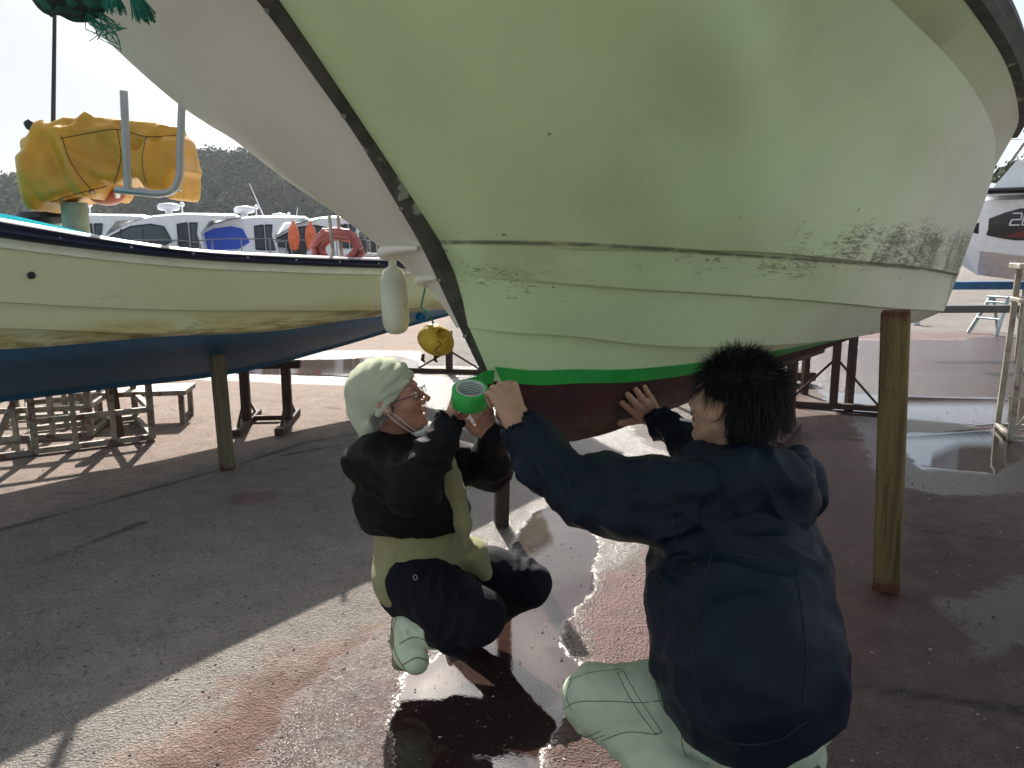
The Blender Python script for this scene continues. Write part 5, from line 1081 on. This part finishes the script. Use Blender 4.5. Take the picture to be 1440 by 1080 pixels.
# ================================================ tape roll
ro = empty("tape_roll", tuple(rc), 0, "thick roll of green masking tape held against the stem", "tape roll")
MR = axisM(ra_); hw = .027
o = MB().lathe([(.0415, -hw), (.0505, -hw+.001), (.052, -hw+.0025), (.052, hw-.0025), (.0505, hw-.001), (.0415, hw), (.0415, -hw)], rc, 56, MR); o.f = [f for f in o.f if len(f) == 4]; o = o.build("tape", tape_m, angle=50); child_world(o, ro)
o = MB().lathe([(.0385, -hw-.001), (.0412, -hw-.001), (.0412, hw+.001), (.0385, hw+.001), (.0385, -hw-.001)], rc, 56, MR); o.f = [f for f in o.f if len(f) == 4]; o = o.build("cardboard_core", simple("pale_core", (.5, .55, .5), .6), angle=50); child_world(o, ro)
for k, (z_, a0, a1) in enumerate(((-.018, .1, 3.0), (-.009, .3, 2.7), (.0, .0, 2.9), (.009, .5, 3.0), (.018, .1, 2.6))):
    o = MB().tube([rc+MR@np.array([.0383*math.cos(a), .0383*math.sin(a), z_+.002*math.sin(a*9)]) for a in np.linspace(a0, a1, 24)], .0009, 4).build("printed_line", simple("dark_green_ink", (.01, .08, .04), .5)); child_world(o, ro)
for k in range(3): o = MB().tube([rc+MR@np.array([.0383*math.cos(a), .0383*math.sin(a), z_]) for a, z_ in zip(np.linspace(3.3+k*.9, 4.0+k*.9, 12), [-.015+.03*((i//2) % 2) for i in range(12)])], .0009, 4).build("printed_line", simple("dark_green_ink", (.01, .08, .04), .5)); child_world(o, ro)
# loose tape running from the roll to the stem
t0 = rc+MR@np.array([0, .052, 0]); 
if t0[1] < rc[1]: t0 = rc-MR@np.array([0, .052, 0])
sa = wp(693, 530, 2.27); pts = hermite([t0+np.array([-.02, .0, 0]), t0+np.array([.01, .006, .006]), .5*(t0+sa)+np.array([0, .01, .006]), sa, wp(712, 533, 2.33)], np.linspace(0, 1, 20)); V = []
for p in pts: V += [p+ra_*.024, p-ra_*.024]
child_world(mesh("loose_end", V, [(2*i, 2*i+1, 2*i+3, 2*i+2) for i in range(19)], tape_m), ro)
# ================================================ the dark-haired person (right)
pr = empty("person", tuple(wp(1020, 1075, 1.6)*[1, 1, 0]), 0, "person seen from behind, squatting in navy hooded jacket and pale green trousers, black spiky hair", "person")
skR = skin_mat("tan_skin", (.36, .21, .13), (.43, .27, .17))
OR = wp(1029, 570, 1.91); MRh = frame_((-.66, .72, .12), (.1, -.05, 1)); SR = 1.0
hv = make_head(OR, MRh, SR, False)
w1 = wp(727, 596, 1.93); h1 = make_hand(w1, wp(700, 528, 1.99)-w1, (.35, -.9, .25), (.6, .6, .3), [(62, 62, 30), (66, 64, 34), (64, 66, 35), (62, 70, 35)], (4, 1, -2, -5), 1.1, [(.02, .026, -.01), (.05, .034, -.034), (.074, .026, -.05), (.088, .012, -.06)], wp(764, 648, 1.905), .034)
from mathutils.bvhtree import BVHTree
bpy.context.view_layer.update()
hbs = [o for o in boat.children if o.name.startswith("hull_bottom")] + [o for o in boat.children if o.name.startswith("hull_side")]
def hull_hit(x_, y_):
    best = None
    for o in hbs:
        bt = BVHTree.FromPolygons([boat.matrix_world @ v.co for v in o.data.vertices], [tuple(p.vertices) for p in o.data.polygons]); r = nrm_(ray(x_, y_)); h_ = bt.ray_cast(Vector(tuple(CC)), Vector(tuple(r)))
        if h_[0] is not None and (best is None or h_[3] < best[2]): best = (np.array(h_[0]), np.array(h_[1]), h_[3])
    n_ = best[1]; n_ = n_ if n_@(CC-best[0]) > 0 else -n_; return best[0], n_
p1_, n1_ = hull_hit(898, 563); p2_, n2_ = hull_hit(874, 536); print('hull hit', p1_, n1_, p2_)
dF = nrm_(p2_-p1_); w2_ = p1_+n1_*.045-dF*.09
h2 = make_hand(w2_, dF-n1_*.1, n1_, (-.7, 0, -.7), [(6, 10, 8), (4, 8, 6), (5, 9, 6), (8, 12, 8)], (6, 1, -3, -8), 1.3, [(.02, .026, -.006), (.044, .052, -.008), (.064, .068, -.006), (.084, .078, -.004)], w2_+nrm_(wp(1030, 668, 2.36)-w2_)*.2, .042)
K = dict(nk=wp(1050, 640, 1.92), sL=wp(958, 705, 1.74), eL=wp(818, 692, 1.85), sR=wp(1105, 680, 2.02), eR=wp(1030, 668, 2.36), ch=wp(1042, 740, 1.84), pv=wp(1052, 950, 1.62), hL=wp(985, 1000, 1.7), kL=wp(845, 985, 1.75), aL=wp(990, 1120, 1.52), hR=wp(1100, 990, 1.66), kR=wp(1075, 880, 2.08), aR=wp(1125, 1085, 1.62))
def bodyR(P):
    d = chain(P, [(K['pv'], .14), (K['ch'], .14), (K['nk'], .06), (OR+MRh@np.array([-.03, 0, -.1]), .05)], .04)
    for a, b, c_ in (('sL', 'eL', w1), ('sR', 'eR', w2_)): d = smin(d, chain(P, [(K['ch']*.4+K[a]*.6, .07), (K[a], .06), (K[b], .044), (c_, .026)], .02), .03)
    for a, b, c_ in (('hL', 'kL', 'aL'), ('hR', 'kR', 'aR')): d = smin(d, chain(P, [(K['pv'], .1), (K[a], .08), (K[b], .055), (K[c_], .04)], .03), .03)
    return d
bb = sdf_raw(bodyR, (.0, 1.3, .0), (.95, 2.85, 1.15), .014)
V, Fq = join([bb, hv, h1, h2]); child_world(mesh("body", V, Fq, skR), pr)
# hair
hb = Mat("black_hair"); hb.set("Base Color", (.0035, .0035, .004)).set("Roughness", .6).set("Specular IOR Level", .3); hb = hb.m
def hr(x_, y_, z_): return OR+MRh@np.array([x_, y_, z_])
def cap(P):
    q = (P-OR)@MRh; d = ell(q, (-.02, 0, .042), (.104, .09, .1)); d = smin(d, ell(q, (-.05, 0, -.03), (.062, .072, .07)), .03)
    face = smax(smax(.052-q[:, 0], q[:, 2]-.055, .01), -1+0*q[:, 0], .01); d = smax(d, -face, .012)
    earc = smax(smax(-.03-q[:, 0], q[:, 2]-.024, .01), 0*q[:, 0]-1, .01); return smax(d, -earc, .012)
garment("hair_base", cap, OR-.17, OR+.17, .005, hb, pr, lambda V: .005*(1-2*np.abs(np.sin(np.arctan2(((V-OR)@MRh)[:, 1], ((V-OR)@MRh)[:, 0])*26+vnoise(V*18)*2))), 1)
rt = []; dr = []; le = []
while len(rt) < 6500:
    d = RNG.normal(size=3); d /= np.linalg.norm(d); q = np.array([-.02, 0, .042])+d*np.array([.102, .088, .098])
    if q[2] < -.0 and q[0] > -.02: continue
    if q[0] > .055 and q[2] < .06: continue
    if q[2] < -.05: continue
    if q[0] > -.035 and q[2] < .045 and abs(q[1]) > .05: continue
    top = np.clip((d[2]-.2)/.6, 0, 1)
    side = np.array([-.25, d[1]*.45, -1.0]); spike = d*1.0+np.array([-.15, 0, .5])+RNG.normal(size=3)*.35
    if q[0] > .03: side = np.array([.35, d[1]*.5, -.9])
    cl_ = np.array([math.sin(q[0]*90+q[1]*40), math.sin(q[1]*95+q[2]*50), .3*math.sin(q[0]*70)])*.35; dv = side*(1-top)+(spike+cl_)*top+d*.28; rt.append(hr(*q)); dr.append(MRh@dv); le.append((.05+.03*RNG.random())*(1-top)+(.018+.03*RNG.random()**1.5)*top)
for i in range(900):
    a = RNG.uniform(-1, 1); q = np.array([-.085+.045*abs(a), a*.066, RNG.uniform(-.07, -.01)]); rt.append(hr(*q)); dr.append(MRh@np.array([-.35, a*.3, -1.])); le.append(RNG.uniform(.03, .06))
strands(rt, dr, le, .0008, hb, "hair", pr, .22, .25)
cg = MB().tube([hr(.094, .018, -.068), hr(.125, .03, -.07)], .0035, 8).build("cigarette", simple("white_paper", (.7, .7, .66), .7)); child_world(cg, pr)
for s in (1, -1):
    o = MB().lathe([(.001, -.0115), (.008, -.008), (.0115, 0), (.0095, .0065), (.0055, .0102), (.001, .0115)], hr(.0835, s*.031, .0), 16, axisM(MRh@np.array([1, 0, 0]))).build("eye", ey, angle=80); child_world(o, pr)
jkR = cloth("navy_nylon_jacket", (.0045, .0095, .02), .25, .42, .0)
def jackR(P):
    d = chain(P, [(wp(1052, 935, 1.58), .203), (wp(1038, 830, 1.72), .192), (wp(1032, 745, 1.82), .172), (wp(1040, 690, 1.88), .13)], .06)
    d = smin(d, seg_d(P, K['sL'], K['sR'], .088, .085), .07)
    d = smin(d, chain(P, [(K['sL'], .1), (wp(885, 708, 1.78), .092), (K['eL'], .078), (wp(770, 652, 1.9), .066), (wp(733, 608, 1.93), .05)], .03), .05)
    d = smin(d, chain(P, [(K['sR'], .095), (K['eR'], .072), (w2_+nrm_(K['eR']-w2_)*.045, .05)], .03), .04)
    d = smin(d, ell(P, wp(795, 655, 1.86), (.035, .03, .03)), .03); d = smin(d, ell(P, wp(852, 660, 1.84), (.045, .03, .03)), .03)
    e = nrm_(w1-wp(752, 640, 1.96)); d = smax(d, (P-(w1-e*.004))@e-0.01+0*d, .004) if False else d
    d = smax(d, -seg_d(P, wp(736, 612, 1.925), wp(716, 580, 1.94), .037, .038), .003)
    d = smax(d, -seg_d(P, w2_+nrm_(K['eR']-w2_)*.06, w2_+nrm_(K['eR']-w2_)*-.03, .036, .04), .003)
    d = smax(d, -seg_d(P, hr(-.03, 0, -.09), wp(1046, 652, 1.92), .068, .06), .008)
    return d
def jackR_d(V): return wrinkle(V, [(K['eL'], (1, 0, .25), .11, 52), (wp(760, 650, 1.9), (1, 0, .6), .08, 60), (wp(930, 730, 1.66), (1, 0, -.7), .13, 42), (wp(1040, 800, 1.55), (.25, 0, 1), .17, 32), (wp(960, 850, 1.6), (1, 0, .3), .13, 36), (wp(1120, 860, 1.6), (.5, 0, 1), .14, 34), (w2_+nrm_(K['eR']-w2_)*.09, (1, 0, .3), .07, 80)], .014, 11, .024)
jk_o = garment("jacket", jackR, (-.04, 1.3, .24), (.95, 2.82, 1.12), .0085, jkR, pr, jackR_d)
def hood(P):
    d = ell(P, wp(1064, 690, 1.72), (.128, .08, .1)); d = smin(d, ell(P, wp(1095, 705, 1.74), (.08, .06, .075)), .04)
    d = smin(d, seg_d(P, wp(985, 640, 1.82), wp(1020, 668, 1.74), .032, .03), .03)
    d = smin(d, seg_d(P, wp(1120, 640, 1.9), wp(1125, 690, 1.8), .03, .032), .03)
    d = smin(d, chain(P, [(wp(968, 640, 1.82), .015), (wp(985, 672, 1.74), .016), (wp(1008, 715, 1.69), .02), (wp(1058, 752, 1.66), .024), (wp(1112, 744, 1.68), .022), (wp(1140, 700, 1.76), .016)], .02), .022)
    d = smax(d, -seg_d(P, hr(-.05, 0, -.04), wp(1050, 640, 1.9), .085, .07), .01)
    return d
garment("hood", hood, (.3, 1.55, .7), (.9, 2.1, 1.1), .007, jkR, pr, lambda V: wrinkle(V, [(wp(1090, 700, 1.65), (.6, 0, 1), .12, 46), (wp(1010, 680, 1.65), (1, 0, -.5), .1, 40)], .011, 15, .016))
def colR(P):
    q = P-wp(1040, 634, 1.915); rr = np.sqrt((q[:, 0]/1.1)**2+q[:, 1]**2); return np.sqrt((rr-.075)**2+((q[:, 2])/2)**2)-.011
garment("collar", colR, wp(1040, 634, 1.915)-.13, wp(1040, 634, 1.915)+.13, .005, cloth("black_collar", (.004, .004, .005), .2), pr, lambda V: .003*vnoise(V*30, 4))
# seams on the back of the jacket
def proj(fn, p, d):
    p = np.array(p, float); d = nrm_(d)
    for _ in range(50): p = p+d*float(fn(p[None])[0])*.7
    return p
sthm = simple("seam_navy", (.002, .004, .008), .8)
def sew(o, lists, r, off, m):
    for ob in seams_on(o, lists, r, off, m): ob.parent = None; child_world(ob, pr)
sew(jk_o, [((1000, 780), (985, 850), (975, 920), (985, 985), (1000, 1020)), ((968, 650), (950, 690), (946, 735), (958, 775), (985, 800)), ((1010, 772), (1060, 784), (1110, 778), (1142, 765)), ((935, 985), (985, 1025), (1040, 1046), (1095, 1040), (1140, 1010)), ((745, 622), (800, 668), (860, 692), (940, 700)), ((722, 606), (735, 600), (748, 590)), ((1120, 800), (1128, 860), (1135, 930), (1130, 990))], .0022, -.0006, sthm)
# trousers
trR = cloth("pale_green_denim", (.42, .49, .36), .1, .85, .0, c2=(.33, .39, .29), thr=(.45, .7))
def trouR(P):
    d = chain(P, [(wp(1050, 1005, 1.62), .14), (wp(1060, 950, 1.62), .14)], .03)
    d = smin(d, chain(P, [(wp(1000, 1012, 1.7), .115), (wp(920, 998, 1.71), .104), (K['kL'], .092)], .03), .05)
    d = smin(d, chain(P, [(K['kL'], .084), (wp(920, 1068, 1.62), .066), (K['aL'], .056)], .03), .02)
    d = smin(d, chain(P, [(K['hR'], .12), (K['kR'], .09), (wp(1100, 1000, 1.85), .07), (wp(1125, 1060, 1.66), .058)], .03), .03)
    d = smin(d, seg_d(P, wp(1070, 1030, 1.55), wp(1122, 1052, 1.56), .07, .045), .03)
    return d
tr_o = garment("trousers", trouR, (.0, 1.2, .02), (.95, 2.3, .72), .0085, trR, pr, lambda V: wrinkle(V, [(wp(850, 1040, 1.65), (1, 0, -.6), .11, 55), (wp(930, 1050, 1.55), (.7, 0, 1), .1, 55), (K['kL'], (1, 0, .4), .12, 40)], .010, 19, .009))
thr_ = simple("dark_stitching", (.06, .09, .06), .8)
sew(tr_o, [((786, 1005), (800, 992), (850, 986), (905, 988), (930, 985)), ((804, 955), (797, 978), (803, 1000)), ((800, 956), (830, 946), (880, 941)), ((868, 946), (885, 980), (905, 1010), (922, 1032)), ((877, 944), (896, 978), (915, 1006), (931, 1030)),
  ((868, 946), (877, 944)), ((922, 1032), (931, 1030)), ((922, 960), (930, 990), (938, 1005)), ((958, 1033), (960, 1050), (966, 1066)), ((963, 1032), (990, 1050), (1020, 1062)), ((800, 1020), (822, 1036), (845, 1028)), ((806, 1026), (826, 1041), (850, 1034)), ((845, 1042), (880, 1030), (925, 1033)), ((1090, 1062), (1115, 1056), (1140, 1050))], .0011, -.0002, thr_)
shm = simple("black_shoe", (.015, .015, .017), .5)
for a_, b_, c_ in ((K['aL'], K['aL']*[1, 1, 0]+[.02, -.03, .06], wp(930, 1150, 1.72)*[1, 1, 0]+[0, .02, .035]), (K['aR'], K['aR']*[1, 1, 0]+[0, -.03, .07], K['aR']*[1, 1, 0]+[-.04, .2, .035])):
    o = sdf_mesh("shoe", lambda P: smax(chain(P, [(np.array(a_), .05), (np.array(b_), .045), (np.array(c_), .042)], .03), .003-P[:, 2], .004), np.minimum(np.minimum(a_, b_), c_)-.08, np.maximum(np.maximum(a_, b_), c_)+.08, .008, shm); child_world(o, pr)
# thin frayed end: hem toggle
ring_tube("zip_pull", [wp(966, 1012, 1.36), wp(968, 1022, 1.36)], .003, M['black'], pr, 5)
# ------------------------------------------------------------------ sea haze over the yard and the hill
hz = MB().box((0, 0, 24), (700, 700, 52)).build("haze", None, smooth=False, angle=None); hz["kind"] = "stuff"; hz["label"] = "pale sea haze softening the far hill"
hmx = bpy.data.materials.new("haze_air"); hmx.use_nodes = True; nt = hmx.node_tree; nt.nodes.remove(nt.nodes["Principled BSDF"]); pv_ = nt.nodes.new("ShaderNodeVolumePrincipled"); pv_.inputs["Color"].default_value = (.75, .85, .95, 1); pv_.inputs["Density"].default_value = .00055; pv_.inputs["Anisotropy"].default_value = .2
nt.links.new(pv_.outputs[0], nt.nodes["Material Output"].inputs["Volume"]); hz.data.materials.append(hmx)
